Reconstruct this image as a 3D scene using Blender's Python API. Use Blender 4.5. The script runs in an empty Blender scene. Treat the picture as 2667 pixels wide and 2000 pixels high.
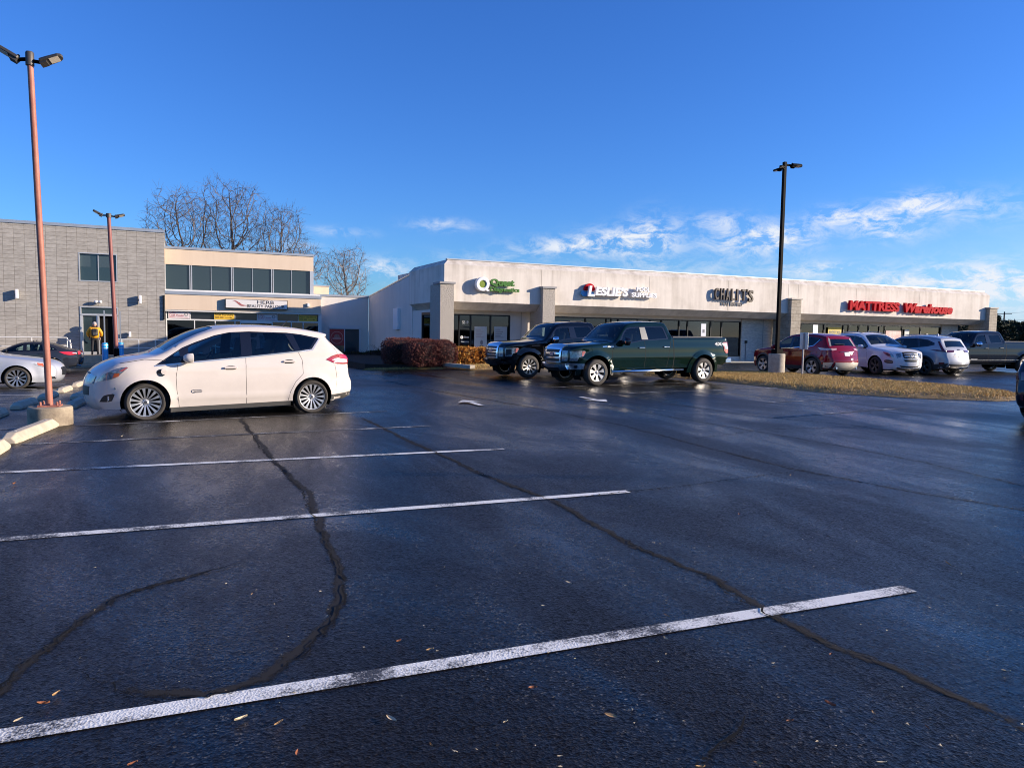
import bpy, bmesh, math, random
import numpy as np
from mathutils import Vector, Matrix
from mathutils.geometry import delaunay_2d_cdt

R = math.radians
PI = math.pi
scene = bpy.context.scene
COL = scene.collection
random.seed(7)
RNG = np.random.default_rng(7)

# ------------------------------------------------------------------ camera, sky, sun, exposure
cam_d = bpy.data.cameras.new("camera")
cam = bpy.data.objects.new("camera", cam_d)
COL.objects.link(cam)
scene.camera = cam
YAW, PITCH, ROLL, EYE = R(22.7), math.atan2(109.5, 1567), R(0.9), 1.45
fw = Vector((math.sin(YAW)*math.cos(PITCH), math.cos(YAW)*math.cos(PITCH), -math.sin(PITCH)))
r0 = Vector((math.cos(YAW), -math.sin(YAW), 0)); u0 = r0.cross(fw)
rr = r0*math.cos(ROLL)+u0*math.sin(ROLL); uu = u0*math.cos(ROLL)-r0*math.sin(ROLL)
cam.matrix_world = Matrix(((rr.x, uu.x, -fw.x, 0), (rr.y, uu.y, -fw.y, 0), (rr.z, uu.z, -fw.z, EYE), (0, 0, 0, 1)))
cam_d.sensor_fit = 'HORIZONTAL'; cam_d.sensor_width = 36
cam_d.lens = 36*1890/2667
cam_d.clip_start = 0.05; cam_d.clip_end = 3000

SUN_AZ, SUN_EL = R(114), R(15.2)          # azimuth clockwise from +Y
sd = Vector((math.sin(SUN_AZ)*math.cos(SUN_EL), math.cos(SUN_AZ)*math.cos(SUN_EL), math.sin(SUN_EL)))
sun_d = bpy.data.lights.new("sun", 'SUN'); sun_d.energy = 4.2; sun_d.angle = R(0.55); sun_d.color = (1, .855, .70)
sun = bpy.data.objects.new("sun", sun_d); COL.objects.link(sun)
sun.rotation_euler = sd.to_track_quat('Z', 'Y').to_euler()

world = bpy.data.worlds.new("World"); scene.world = world; world.use_nodes = True
wt = world.node_tree; wt.nodes.clear()
def wn(t, **k):
    n = wt.nodes.new(t)
    for a, b in k.items(): setattr(n, a, b)
    return n
def wmath(op, a, b=None, clamp=False):
    n = wn('ShaderNodeMath', operation=op, use_clamp=clamp)
    for i, v in enumerate((a, b)):
        if v is None: continue
        if isinstance(v, (int, float)): n.inputs[i].default_value = v
        else: wt.links.new(v, n.inputs[i])
    return n.outputs[0]
sky = wn('ShaderNodeTexSky', sky_type='NISHITA', sun_disc=False, sun_elevation=SUN_EL, sun_rotation=SUN_AZ)
sky.altitude = 100; sky.air_density = 1.1; sky.dust_density = 0.35; sky.ozone_density = 3.2
tc = wn('ShaderNodeTexCoord')
sep = wn('ShaderNodeSeparateXYZ'); wt.links.new(tc.outputs['Generated'], sep.inputs[0])
az = wmath('MULTIPLY', wmath('ARCTAN2', sep.outputs[0], sep.outputs[1]), 180/PI)
el = wmath('MULTIPLY', wmath('ARCSINE', sep.outputs[2]), 180/PI)
def cloud_noise(sx, sy, scale, detail, dist, rough=.6):
    cb = wn('ShaderNodeCombineXYZ')
    wt.links.new(wmath('MULTIPLY', az, sx), cb.inputs[0]); wt.links.new(wmath('MULTIPLY', el, sy), cb.inputs[1])
    n = wn('ShaderNodeTexNoise'); wt.links.new(cb.outputs[0], n.inputs['Vector'])
    n.inputs['Scale'].default_value = scale; n.inputs['Detail'].default_value = detail
    n.inputs['Distortion'].default_value = dist; n.inputs['Roughness'].default_value = rough
    return n.outputs[0]
n1 = cloud_noise(.46, .95, 1.0, 10, .45, .70)
n2 = cloud_noise(.06, .30, 1.0, 6, .6)
blob_sum = None
# cirrus and small cumulus banks: azimuth, elevation, half widths, weight
for (a, e, ra, re, s) in [(27, 6.7, 4.0, .7, 1.0), (30.6, 7.2, 3.0, .9, 1.05), (33.3, 7.3, 1.9, 1.5, 1.25), (38, 8.6, 2.0, .5, .7), (40.8, 7.1, 3.4, 1.2, 1.15),
                          (43.4, 7.4, 2.0, .7, .75), (46.3, 8.6, 1.6, .6, 1.1), (48.9, 8.2, 1.9, .9, 1.1), (51.6, 9.1, 1.9, .7, 1.25), (50.2, 7.3, 2, .7, .55),
                          (17.3, 8.2, 2.4, .45, .6), (12.3, 4.8, 2.2, .7, 1.0), (14.6, 4.0, 1.4, .5, .8), (45.2, 4.9, 2.2, .5, .85), (53, 4.0, 6, 1.0, .75), (59, 3.4, 8, 1.6, 1.0),
                          (9.0, 7.4, 2.4, .35, .45), (6.0, 6.2, 2.2, .4, .4), (35, 4.9, 7, .8, .4), (55, 8.6, 3, 1, .5), (20, 5.8, 4, .6, .3)]:
    da = wmath('POWER', wmath('ABSOLUTE', wmath('DIVIDE', wmath('SUBTRACT', az, a), ra)), 2)
    de = wmath('POWER', wmath('ABSOLUTE', wmath('DIVIDE', wmath('SUBTRACT', el, e), re)), 2)
    g = wmath('MULTIPLY', wmath('EXPONENT', wmath('MULTIPLY', wmath('ADD', da, de), -1)), s)
    blob_sum = g if blob_sum is None else wmath('ADD', blob_sum, g)
cl = wmath('MULTIPLY', blob_sum, wmath('MULTIPLY', wmath('SUBTRACT', n1, .425), 5.0, True))
lowband = wmath('EXPONENT', wmath('MULTIPLY', wmath('POWER', wmath('ABSOLUTE', wmath('DIVIDE', wmath('SUBTRACT', el, 3.2), 4)), 2), -1))
rside = wmath('MULTIPLY', wmath('SUBTRACT', az, 30), 1/50, True)
cl = wmath('ADD', cl, wmath('MULTIPLY', wmath('MULTIPLY', lowband, rside), wmath('MULTIPLY', n2, .9)))
cl = wmath('MULTIPLY', cl, .95, True)
mixc = wn('ShaderNodeMix', data_type='RGBA')
wt.links.new(cl, mixc.inputs[0])
satn = wn('ShaderNodeHueSaturation'); satn.inputs['Saturation'].default_value = 1.12
satn.inputs['Hue'].default_value = .505
wt.links.new(sky.outputs[0], satn.inputs['Color'])
tint = wn('ShaderNodeMix', data_type='RGBA', blend_type='MULTIPLY'); tint.inputs[0].default_value = 1
tmix = wn('ShaderNodeMix', data_type='RGBA'); wt.links.new(wmath('MULTIPLY', wmath('ADD', el, .3), 1/3.6, True), tmix.inputs[0])
tmix.inputs[6].default_value = (.60, .80, 1.75, 1); tmix.inputs[7].default_value = (.43, .75, 1.30, 1)
wt.links.new(satn.outputs[0], tint.inputs[6]); wt.links.new(tmix.outputs[2], tint.inputs[7])
wt.links.new(tint.outputs[2], mixc.inputs[6]); mixc.inputs[7].default_value = (4.9, 5.2, 5.7, 1)
bg = wn('ShaderNodeBackground'); bg.inputs[1].default_value = 0.085
wt.links.new(mixc.outputs[2], bg.inputs[0])
wo = wn('ShaderNodeOutputWorld'); wt.links.new(bg.outputs[0], wo.inputs[0])
scene.view_settings.view_transform = 'Standard'; scene.view_settings.look = 'None'
scene.cycles.filter_width = 1.0; scene.view_settings.exposure = 1.0; scene.view_settings.gamma = 1.0

# ------------------------------------------------------------------ materials
MATS = {}
def mat(name, col, rough=.6, metal=0., spec=.5, noise=0., nscale=8., bump=0., bscale=60., coat=0., stretch=(1, 1, 1), col2=None, emit=None, trans=0., bdist=.01, rnoise=0.):
    if name in MATS: return MATS[name]
    m = bpy.data.materials.new(name); m.use_nodes = True; MATS[name] = m
    t = m.node_tree; b = t.nodes['Principled BSDF']
    b.inputs['Base Color'].default_value = (*col, 1); b.inputs['Roughness'].default_value = rough
    b.inputs['Metallic'].default_value = metal; b.inputs['Specular IOR Level'].default_value = spec
    b.inputs['Coat Weight'].default_value = coat; b.inputs['Coat Roughness'].default_value = .04
    if emit: b.inputs['Emission Color'].default_value = (*col, 1); b.inputs['Emission Strength'].default_value = emit
    if noise or bump or rnoise:
        tcn = t.nodes.new('ShaderNodeTexCoord'); mp = t.nodes.new('ShaderNodeMapping'); mp.inputs['Scale'].default_value = stretch
        t.links.new(tcn.outputs['Object'], mp.inputs[0])
    if noise or rnoise:
        n = t.nodes.new('ShaderNodeTexNoise'); n.inputs['Scale'].default_value = nscale; n.inputs['Detail'].default_value = 7; n.inputs['Roughness'].default_value = .65
        t.links.new(mp.outputs[0], n.inputs['Vector'])
    if noise:
        mx = t.nodes.new('ShaderNodeMix'); mx.data_type = 'RGBA'
        c2 = col2 or tuple(max(0, c*(1-noise)) for c in col)
        rp = t.nodes.new('ShaderNodeMapRange'); rp.inputs[1].default_value = .32; rp.inputs[2].default_value = .68
        t.links.new(n.outputs[0], rp.inputs[0]); t.links.new(rp.outputs[0], mx.inputs[0])
        mx.inputs[6].default_value = (*col, 1); mx.inputs[7].default_value = (*c2, 1)
        t.links.new(mx.outputs[2], b.inputs['Base Color'])
    if rnoise:
        rq = t.nodes.new('ShaderNodeMapRange'); rq.inputs[3].default_value = rough-rnoise; rq.inputs[4].default_value = rough+rnoise
        t.links.new(n.outputs[0], rq.inputs[0]); t.links.new(rq.outputs[0], b.inputs['Roughness'])
    if bump:
        n2_ = t.nodes.new('ShaderNodeTexNoise'); n2_.inputs['Scale'].default_value = bscale; n2_.inputs['Detail'].default_value = 5
        t.links.new(mp.outputs[0], n2_.inputs['Vector'])
        bp = t.nodes.new('ShaderNodeBump'); bp.inputs['Strength'].default_value = bump; bp.inputs['Distance'].default_value = bdist
        t.links.new(n2_.outputs[0], bp.inputs['Height']); t.links.new(bp.outputs[0], b.inputs['Normal'])
    return m
def paint(name, col, metal=.0, rough=.32):
    return mat(name, col, .55, metal, .0, coat=1., noise=.10, nscale=1.5)
def glass(name, tint, refl=.9):
    if name in MATS: return MATS[name]
    m = bpy.data.materials.new(name); m.use_nodes = True; MATS[name] = m
    t = m.node_tree; t.nodes.clear(); o = t.nodes.new('ShaderNodeOutputMaterial')
    tr = t.nodes.new('ShaderNodeBsdfTransparent'); tr.inputs[0].default_value = (*tint, 1)
    gl = t.nodes.new('ShaderNodeBsdfGlossy'); gl.inputs['Roughness'].default_value = .015; gl.inputs[0].default_value = (refl, refl, refl, 1)
    fr = t.nodes.new('ShaderNodeFresnel'); fr.inputs[0].default_value = 1.55
    ms = t.nodes.new('ShaderNodeMixShader'); t.links.new(fr.outputs[0], ms.inputs[0]); t.links.new(tr.outputs[0], ms.inputs[1]); t.links.new(gl.outputs[0], ms.inputs[2])
    t.links.new(ms.outputs[0], o.inputs[0]); return m

chrome = mat('chrome', (.78, .78, .8), .12, 1.)
alloy = mat('alloy', (.46, .45, .44), .38, .85)
alloy_dark = mat('alloy_dark', (.10, .10, .11), .35, .7)
rubber = mat('tyre_rubber', (.050, .043, .036), .8, noise=.4, nscale=9)
blk = mat('black_plastic', (.012, .012, .013), .5)
blk_gloss = mat('black_gloss', (.008, .008, .01), .12, coat=.5)
well = mat('wheel_well', (.006, .006, .006), .95, spec=.1)
cabin = mat('cabin_dark', (.035, .037, .04), .8)
seat_m = mat('seat_cloth', (.12, .11, .10), .85)
seat_pale = mat('seat_pale', (.30, .27, .23), .8)
red_lens = mat('red_lens', (.42, .008, .012), .12, coat=1., noise=.5, nscale=14)
dark_red_lens = mat('dark_red_lens', (.10, .004, .008), .12, coat=1.)
white_lens = mat('white_lens', (.62, .62, .63), .12, coat=1., noise=.5, nscale=16)
clear_lens = mat('clear_lens', (.34, .37, .40), .1, .35, coat=1., noise=.7, nscale=18)
amber_lens = mat('amber_lens', (.55, .11, .03), .15, coat=1.)
plate_m = mat('plate_white', (.65, .66, .68), .4, noise=.5, nscale=25)
gl_car = glass('car_glass', (.60, .75, .75))
gl_dark = glass('privacy_glass', (.10, .12, .14))
gl_shop = glass('shop_glass', (.30, .32, .34), 1.)

# ------------------------------------------------------------------ object helpers
def props(o, label=None, cat=None, group=None, kind=None):
    if label: o['label'] = label
    if cat: o['category'] = cat
    if group: o['group'] = group
    if kind: o['kind'] = kind
    return o
def empty(name, loc, rz=0, label=None, cat=None, group=None):
    o = bpy.data.objects.new(name, None); COL.objects.link(o); o.location = loc; o.rotation_euler = (0, 0, rz)
    o.empty_display_size = .1
    return props(o, label, cat, group)
class MB:
    def __init__(s): s.v = []; s.f = []; s.m = []; s.mi = 0
    def add(s, vs, fs):
        k = len(s.v); s.v += [tuple(v) for v in vs]; s.f += [tuple(i+k for i in f) for f in fs]; s.m += [s.mi]*len(fs); return s
    def box(s, x0, x1, y0, y1, z0, z1):
        return s.add([(x0, y0, z0), (x1, y0, z0), (x1, y1, z0), (x0, y1, z0), (x0, y0, z1), (x1, y0, z1), (x1, y1, z1), (x0, y1, z1)],
                     [(0, 3, 2, 1), (4, 5, 6, 7), (0, 1, 5, 4), (1, 2, 6, 5), (2, 3, 7, 6), (3, 0, 4, 7)])
    def prism(s, poly, a0, a1, axis='x'):
        n = len(poly)
        if axis == 'x': vs = [(a0, p, q) for p, q in poly]+[(a1, p, q) for p, q in poly]
        elif axis == 'y': vs = [(p, a0, q) for p, q in poly]+[(p, a1, q) for p, q in poly]
        else: vs = [(p, q, a0) for p, q in poly]+[(p, q, a1) for p, q in poly]
        return s.add(vs, [tuple(range(n)), tuple(range(2*n-1, n-1, -1))]+[(i, i+n, (i+1) % n+n, (i+1) % n) for i in range(n)])
    def tube(s, pts, rad, n=8, cap=True):
        pts = [Vector(p) for p in pts]
        if isinstance(rad, (int, float)): rad = [rad]*len(pts)
        k = len(s.v); last = None
        for i, p in enumerate(pts):
            d = (pts[min(i+1, len(pts)-1)]-pts[max(i-1, 0)]).normalized()
            if last is None: x = d.orthogonal().normalized()
            else: x = (last-d*last.dot(d)).normalized()
            last = x; y = d.cross(x)
            for j in range(n):
                a = 2*PI*j/n; s.v.append(tuple(p+(x*math.cos(a)+y*math.sin(a))*rad[i]))
        c0 = len(s.f)
        for i in range(len(pts)-1):
            for j in range(n): s.f.append((k+i*n+j, k+i*n+(j+1) % n, k+(i+1)*n+(j+1) % n, k+(i+1)*n+j))
        if cap:
            s.f.append(tuple(k+j for j in range(n))[::-1]); s.f.append(tuple(k+(len(pts)-1)*n+j for j in range(n)))
        s.m += [s.mi]*(len(s.f)-c0); return s
    def lathe(s, prof, n=24, c=(0, 0, 0), axis='z', closed=False):
        k = len(s.v)
        for (r, h) in prof:
            for j in range(n):
                a = 2*PI*j/n; p = (r*math.cos(a), r*math.sin(a), h)
                if axis == 'y': p = (p[0], p[2], p[1])
                if axis == 'x': p = (p[2], p[0], p[1])
                s.v.append((p[0]+c[0], p[1]+c[1], p[2]+c[2]))
        m = len(prof); c0 = len(s.f)
        for i in range(m if closed else m-1):
            i2 = (i+1) % m
            for j in range(n): s.f.append((k+i*n+j, k+i*n+(j+1) % n, k+i2*n+(j+1) % n, k+i2*n+j))
        if not closed:
            s.f.append(tuple(k+j for j in range(n))[::-1]); s.f.append(tuple(k+(m-1)*n+j for j in range(n)))
        s.m += [s.mi]*(len(s.f)-c0); return s
    def ball(s, c, r, nu=14, nv=9):
        rx, ry, rz = (r, r, r) if isinstance(r, (int, float)) else r
        k = len(s.v)
        for i in range(nv+1):
            th = PI*i/nv
            for j in range(nu):
                a = 2*PI*j/nu; s.v.append((c[0]+rx*math.sin(th)*math.cos(a), c[1]+ry*math.sin(th)*math.sin(a), c[2]+rz*math.cos(th)))
        c0 = len(s.f)
        for i in range(nv):
            for j in range(nu): s.f.append((k+i*nu+j, k+(i+1)*nu+j, k+(i+1)*nu+(j+1) % nu, k+i*nu+(j+1) % nu))
        s.m += [s.mi]*(len(s.f)-c0); return s
    def build(s, name, mats, parent=None, smooth=None, bevel=0, merge=0, fixn=True):
        me = bpy.data.meshes.new(name); me.from_pydata(s.v, [], s.f)
        if not isinstance(mats, (list, tuple)): mats = [mats]
        for m in mats: me.materials.append(m)
        if len(mats) > 1: me.polygons.foreach_set('material_index', s.m)
        if fixn or merge:
            bm = bmesh.new(); bm.from_mesh(me)
            if merge: bmesh.ops.remove_doubles(bm, verts=bm.verts, dist=merge)
            if fixn: bmesh.ops.recalc_face_normals(bm, faces=bm.faces)
            bm.to_mesh(me); bm.free()
        if smooth:
            me.polygons.foreach_set('use_smooth', [True]*len(me.polygons)); me.set_sharp_from_angle(angle=R(smooth))
        me.update()
        o = bpy.data.objects.new(name, me); COL.objects.link(o)
        if parent is not None: o.parent = parent
        if bevel:
            b = o.modifiers.new('bevel', 'BEVEL'); b.width = bevel; b.segments = 2; b.limit_method = 'ANGLE'; b.angle_limit = R(40)
        return o
def copy_tree(o, parent=None):
    c = o.copy(); COL.objects.link(c)
    if parent is not None: c.parent = parent
    for ch in list(o.children): copy_tree(ch, c)
    return c
def text_mesh(body, x0, x1, z0, z1, y=0., depth=.03, bold=0., shear=0., outline=None):
    """lettering standing in the xz plane, facing -y, fitted to a rectangle; returns an MB"""
    cu = bpy.data.curves.new('lettering', 'FONT'); cu.body = body; cu.size = 1; cu.extrude = .05; cu.offset = bold; cu.shear = shear; cu.resolution_u = 4
    cu.align_x = 'LEFT'; cu.space_line = .95
    o = bpy.data.objects.new('lettering', cu); COL.objects.link(o)
    me = bpy.data.meshes.new_from_object(o)
    vs = np.array([v.co[:] for v in me.vertices]); fs = [tuple(p.vertices) for p in me.polygons]
    bpy.data.objects.remove(o); bpy.data.curves.remove(cu); bpy.data.meshes.remove(me)
    mn, mx = vs.min(0), vs.max(0)
    X = x0+(vs[:, 0]-mn[0])/(mx[0]-mn[0])*(x1-x0); Z = z0+(vs[:, 1]-mn[1])/(mx[1]-mn[1])*(z1-z0)
    Y = y-(vs[:, 2]-mn[2])/(mx[2]-mn[2])*depth
    mb = MB(); mb.add(np.stack([X, Y, Z], 1).tolist(), fs); return mb

def smooth01(a, b, x):
    u = min(max((x-a)/(b-a), 0), 1); return u*u*(3-2*u)
def zg(x, y):       # the lot falls away gently towards the far left
    return -min(.62, .027*max(0, y-12.5))*(1-smooth01(-3, 14, x))
BT = R(2.5)
def bw(d, D, z=0): return Vector((d*math.cos(BT)-D*math.sin(BT), d*math.sin(BT)+D*math.cos(BT), z))
# ------------------------------------------------------------------ ground
def asphalt():
    m = bpy.data.materials.new('wet_asphalt'); m.use_nodes = True; t = m.node_tree; b = t.nodes['Principled BSDF']
    N = t.nodes.new; L = t.links.new
    g = N('ShaderNodeNewGeometry')
    def noise(scale, stretch, detail=6, rough=.6, dist=0.):
        mp = N('ShaderNodeMapping'); mp.inputs['Scale'].default_value = stretch; L(g.outputs['Position'], mp.inputs[0])
        n = N('ShaderNodeTexNoise'); n.inputs['Scale'].default_value = scale; n.inputs['Detail'].default_value = detail
        n.inputs['Roughness'].default_value = rough; n.inputs['Distortion'].default_value = dist; L(mp.outputs[0], n.inputs['Vector']); return n.outputs[0]
    def rng(v, a, b_, c, d):
        r = N('ShaderNodeMapRange'); L(v, r.inputs[0])
        for i, x in enumerate((a, b_, c, d)): r.inputs[i+1].default_value = x
        return r.outputs[0]
    def mul(a, b_, op='MULTIPLY'):
        n = N('ShaderNodeMath'); n.operation = op
        for i, v in enumerate((a, b_)):
            if isinstance(v, (int, float)): n.inputs[i].default_value = v
            else: L(v, n.inputs[i])
        return n.outputs[0]
    big = noise(1., (.50, .16, 1), 7, .66, .8)      # wet and dry lanes along the aisle
    mid = noise(1., (1.6, .55, 1), 5, .6, .3)
    fine = noise(46., (1, 1, 1), 4, .65)
    grain = noise(150., (1, 1, 1), 2, .5)
    def voro(scale):
        v = N('ShaderNodeTexVoronoi'); v.inputs['Scale'].default_value = scale; L(g.outputs['Position'], v.inputs['Vector']); q = N('ShaderNodeSeparateColor'); L(v.outputs['Color'], q.inputs[0]); return v.outputs['Distance'], q.outputs[0], q.outputs[1]
    d1, c1, c1b = voro(62.); d2, c2, c2b = voro(120.)  # aggregate stones, coarse and fine
    wet = mul(rng(big, .40, .60, 0, 1), rng(mid, .32, .62, .35, 1.0))
    mx = N('ShaderNodeMix'); mx.data_type = 'RGBA'; L(wet, mx.inputs[0])
    mx.inputs[6].default_value = (.0074, .0060, .0055, 1); mx.inputs[7].default_value = (.0022, .0021, .0024, 1)
    sp = N('ShaderNodeMix'); sp.data_type = 'RGBA'; L(mul(rng(c2, .955, .975, 0, .8), rng(mid, .45, .6, .15, 1)), sp.inputs[0]); L(mx.outputs[2], sp.inputs[6]); sp.inputs[7].default_value = (.16, .145, .12, 1)
    L(sp.outputs[2], b.inputs['Base Color'])
    L(mul(rng(wet, 0, 1, .40, .13), rng(c1b, 0, 1, -.05, .08), 'ADD'), b.inputs['Roughness'])
    h = mul(mul(mul(d1, .5), mul(d2, .35), 'ADD'), mul(mul(grain, .25), mul(fine, .5), 'ADD'), 'ADD')
    bp = N('ShaderNodeBump'); bp.inputs['Distance'].default_value = .0085; L(h, bp.inputs['Height']); L(rng(wet, 0, 1, .62, .24), bp.inputs['Strength'])
    L(bp.outputs[0], b.inputs['Normal'])
    L(mul(rng(wet, 0, 1, .34, .80), mul(rng(c1, 0, 1, .25, 1.5), rng(c2b, 0, 1, .6, 1.3)), ), b.inputs['Specular IOR Level'])
    b.inputs['Specular Tint'].default_value = (1, .86, .70, 1)
    return m
m_asph = asphalt()
def axis(a): return a
gx = [-1500, -400, -120, -60, -40, -30] + list(np.arange(-24, 24.1, 1.5)) + [27, 31, 36, 44, 60, 90, 150, 400, 1500]
gy = [-1500, -400, -120, -50, -20, -8, -3] + list(np.arange(0, 12, 2)) + list(np.arange(12.5, 40, 1.25)) + [42, 46, 52, 60, 80, 120, 300, 1500]
mb = MB(); nx = len(gx)
mb.add([(x, y, zg(x, y)) for y in gy for x in gx], [(j*nx+i, j*nx+i+1, (j+1)*nx+i+1, (j+1)*nx+i) for j in range(len(gy)-1) for i in range(nx-1)])
props(mb.build('ground', m_asph, smooth=80), kind='structure')

def line_paint(name, wear):
    m = bpy.data.materials.new(name); m.use_nodes = True; t = m.node_tree; b = t.nodes['Principled BSDF']; N = t.nodes.new; L = t.links.new
    g = N('ShaderNodeNewGeometry')
    def nz(sc, det):
        n = N('ShaderNodeTexNoise'); n.inputs['Scale'].default_value = sc; n.inputs['Detail'].default_value = det; n.inputs['Roughness'].default_value = .7; L(g.outputs['Position'], n.inputs['Vector']); return n.outputs[0]
    a, c = nz(2.2, 3), nz(70, 5)
    s = N('ShaderNodeMath'); s.operation = 'ADD'; L(a, s.inputs[0]); s2 = N('ShaderNodeMath'); s2.operation = 'MULTIPLY'; L(c, s2.inputs[0]); s2.inputs[1].default_value = .8; L(s2.outputs[0], s.inputs[1])
    r = N('ShaderNodeMapRange'); L(s.outputs[0], r.inputs[0]); r.inputs[1].default_value = .76+wear; r.inputs[2].default_value = .94+wear
    mx = N('ShaderNodeMix'); mx.data_type = 'RGBA'; L(r.outputs[0], mx.inputs[0]); mx.inputs[6].default_value = (.05, .05, .05, 1); mx.inputs[7].default_value = (.80, .77, .69, 1)
    L(mx.outputs[2], b.inputs['Base Color']); b.inputs['Roughness'].default_value = .62
    v = N('ShaderNodeTexVoronoi'); v.inputs['Scale'].default_value = 95; L(g.outputs['Position'], v.inputs['Vector'])
    bp = N('ShaderNodeBump'); bp.inputs['Distance'].default_value = .004; bp.inputs['Strength'].default_value = .5; L(v.outputs['Distance'], bp.inputs['Height']); L(bp.outputs[0], b.inputs['Normal'])
    return m
m_line = line_paint('line_paint', 0.0); m_line2 = line_paint('worn_line_paint', .16)
def ribbon(pts, w, name, m, z=.004, jit=0., ends=None, seg=.25, wj=0.):
    P = [Vector((p[0], p[1], 0)) for p in pts]; out = []
    for a, b in zip(P[:-1], P[1:]):
        n = max(1, int((b-a).length/seg)); out += [a.lerp(b, i/n) for i in range(n)]
    out.append(P[-1]); mb = MB(); vs = []
    for i, p in enumerate(out):
        d = (out[min(i+1, len(out)-1)]-out[max(i-1, 0)]).normalized(); n = Vector((-d.y, d.x, 0))
        off = random.gauss(0, jit); hw = w/2*(1+random.uniform(-wj, wj))*((1-abs(2*i/(len(out)-1)-1)**6*.7) if wj else 1)
        for s in (-1, 1):
            q = p+n*(off+s*hw*(1+random.uniform(-wj, wj)*.6)); vs.append((q.x, q.y, zg(q.x, q.y)+z))
    mb.add(vs, [(2*i, 2*i+1, 2*i+3, 2*i+2) for i in range(len(out)-1)])
    return props(mb.build(name, m), kind='structure')
for a, b, w, m in [((-1.6, 2.98), (3.75, 2.92), .105, m_line), ((-2.0, 5.80), (3.58, 5.72), .10, m_line), ((-2.1, 8.47), (3.4, 8.36), .10, m_line),
                   ((-2.13, 10.42), (3.15, 10.77), .10, m_line2), ((-1.82, 12.15), (3.0, 13.08), .10, m_line2), ((-2.3, 16.2), (2.9, 17.0), .10, m_line2),
                   ((-8.6, 17.5), (-3.7, 17.7), .1, m_line), ((-9, 20.4), (-3.9, 20.6), .1, m_line), ((-9, 23.1), (-4.4, 23.5), .1, m_line), ((-9, 26.4), (-4.2, 26.6), .1, m_line),
                   ((-9.5, 29.5), (-4.6, 29.7), .1, m_line), ((-9.5, 32.2), (-4.7, 32.3), .1, m_line), ((-4.0, 11.85), (-2.45, 12.0), .1, m_line2),
                   ((9.8, 15.73), (15.2, 16.25), .10, m_line2), ((8.8, 18.15), (14.4, 18.75), .10, m_line2), ((11.4, 12.6), (15.0, 13.2), .1, m_line2), ((9.4, 10.2), (13.6, 10.9), .1, m_line2)]:
    ribbon([a, b], w, 'stall_line', m)
def arrow(x, y, s):
    mb = MB(); o = [(-.06, -.75), (.06, -.75), (.06, .1), (.26, .1), (0, .75), (-.26, .1), (-.06, .1)]
    mb.add([(x+p*1.05, y+s*q*.82, .0045) for p, q in o], [tuple(range(7))]); props(mb.build('lane_arrow', m_line), kind='structure')
arrow(5.02, 14.15, 1); arrow(7.95, 14.25, -1)
def faded(name, col, rough, lo, hi, nsc, use_attr=True):
    m = bpy.data.materials.new(name); m.use_nodes = True; t = m.node_tree; b = t.nodes['Principled BSDF']; N = t.nodes.new; L = t.links.new
    b.inputs['Base Color'].default_value = (*col, 1); b.inputs['Roughness'].default_value = rough; b.inputs['Specular IOR Level'].default_value = .25
    g = N('ShaderNodeNewGeometry'); n = N('ShaderNodeTexNoise'); n.inputs['Scale'].default_value = nsc; n.inputs['Detail'].default_value = 6; n.inputs['Roughness'].default_value = .7; L(g.outputs['Position'], n.inputs['Vector'])
    r = N('ShaderNodeMapRange'); r.inputs[1].default_value = lo; r.inputs[2].default_value = hi
    if use_attr:
        a = N('ShaderNodeAttribute'); a.attribute_name = 'fade'; s = N('ShaderNodeMath'); s.operation = 'MULTIPLY_ADD'; L(a.outputs['Fac'], s.inputs[0]); s.inputs[1].default_value = .62; L(n.outputs[0], s.inputs[2]); L(s.outputs[0], r.inputs[0])
    else: L(n.outputs[0], r.inputs[0])
    L(r.outputs[0], b.inputs['Alpha']); return m
m_seal = faded('crack_stain', (.022, .0195, .017), .85, .70, 1.0, 16.)
m_crack = faded('open_crack', (.0015, .0015, .0015), .9, .41, .46, 4., False)
def stain(pts, w, name, m, z, jit, strength=1.):
    P = [Vector((p[0], p[1], 0)) for p in pts]; out = []
    for a, b in zip(P[:-1], P[1:]):
        n = max(1, int((b-a).length/.12)); out += [a.lerp(b, i/n) for i in range(n)]
    out.append(P[-1]); vs = []; fd = []; off = 0
    for i, p in enumerate(out):
        d = (out[min(i+1, len(out)-1)]-out[max(i-1, 0)]).normalized(); n = Vector((-d.y, d.x, 0)); off = off*.8+random.gauss(0, jit); hw = w/2*random.uniform(.8, 1.2); e = min(i, len(out)-1-i, 4)/4
        for k in (-1, 0, 1):
            q = p+n*(off+k*hw); vs.append((q.x, q.y, zg(q.x, q.y)+z)); fd.append((1-abs(k))*e)
    mb = MB(); mb.add(vs, [(3*i+j, 3*i+j+1, 3*i+j+4, 3*i+j+3) for i in range(len(out)-1) for j in range(2)]); o = mb.build(name, m)
    a = o.data.attributes.new('fade', 'FLOAT', 'POINT'); a.data.foreach_set('value', [v*strength for v in fd]); return props(o, kind='structure')
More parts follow.
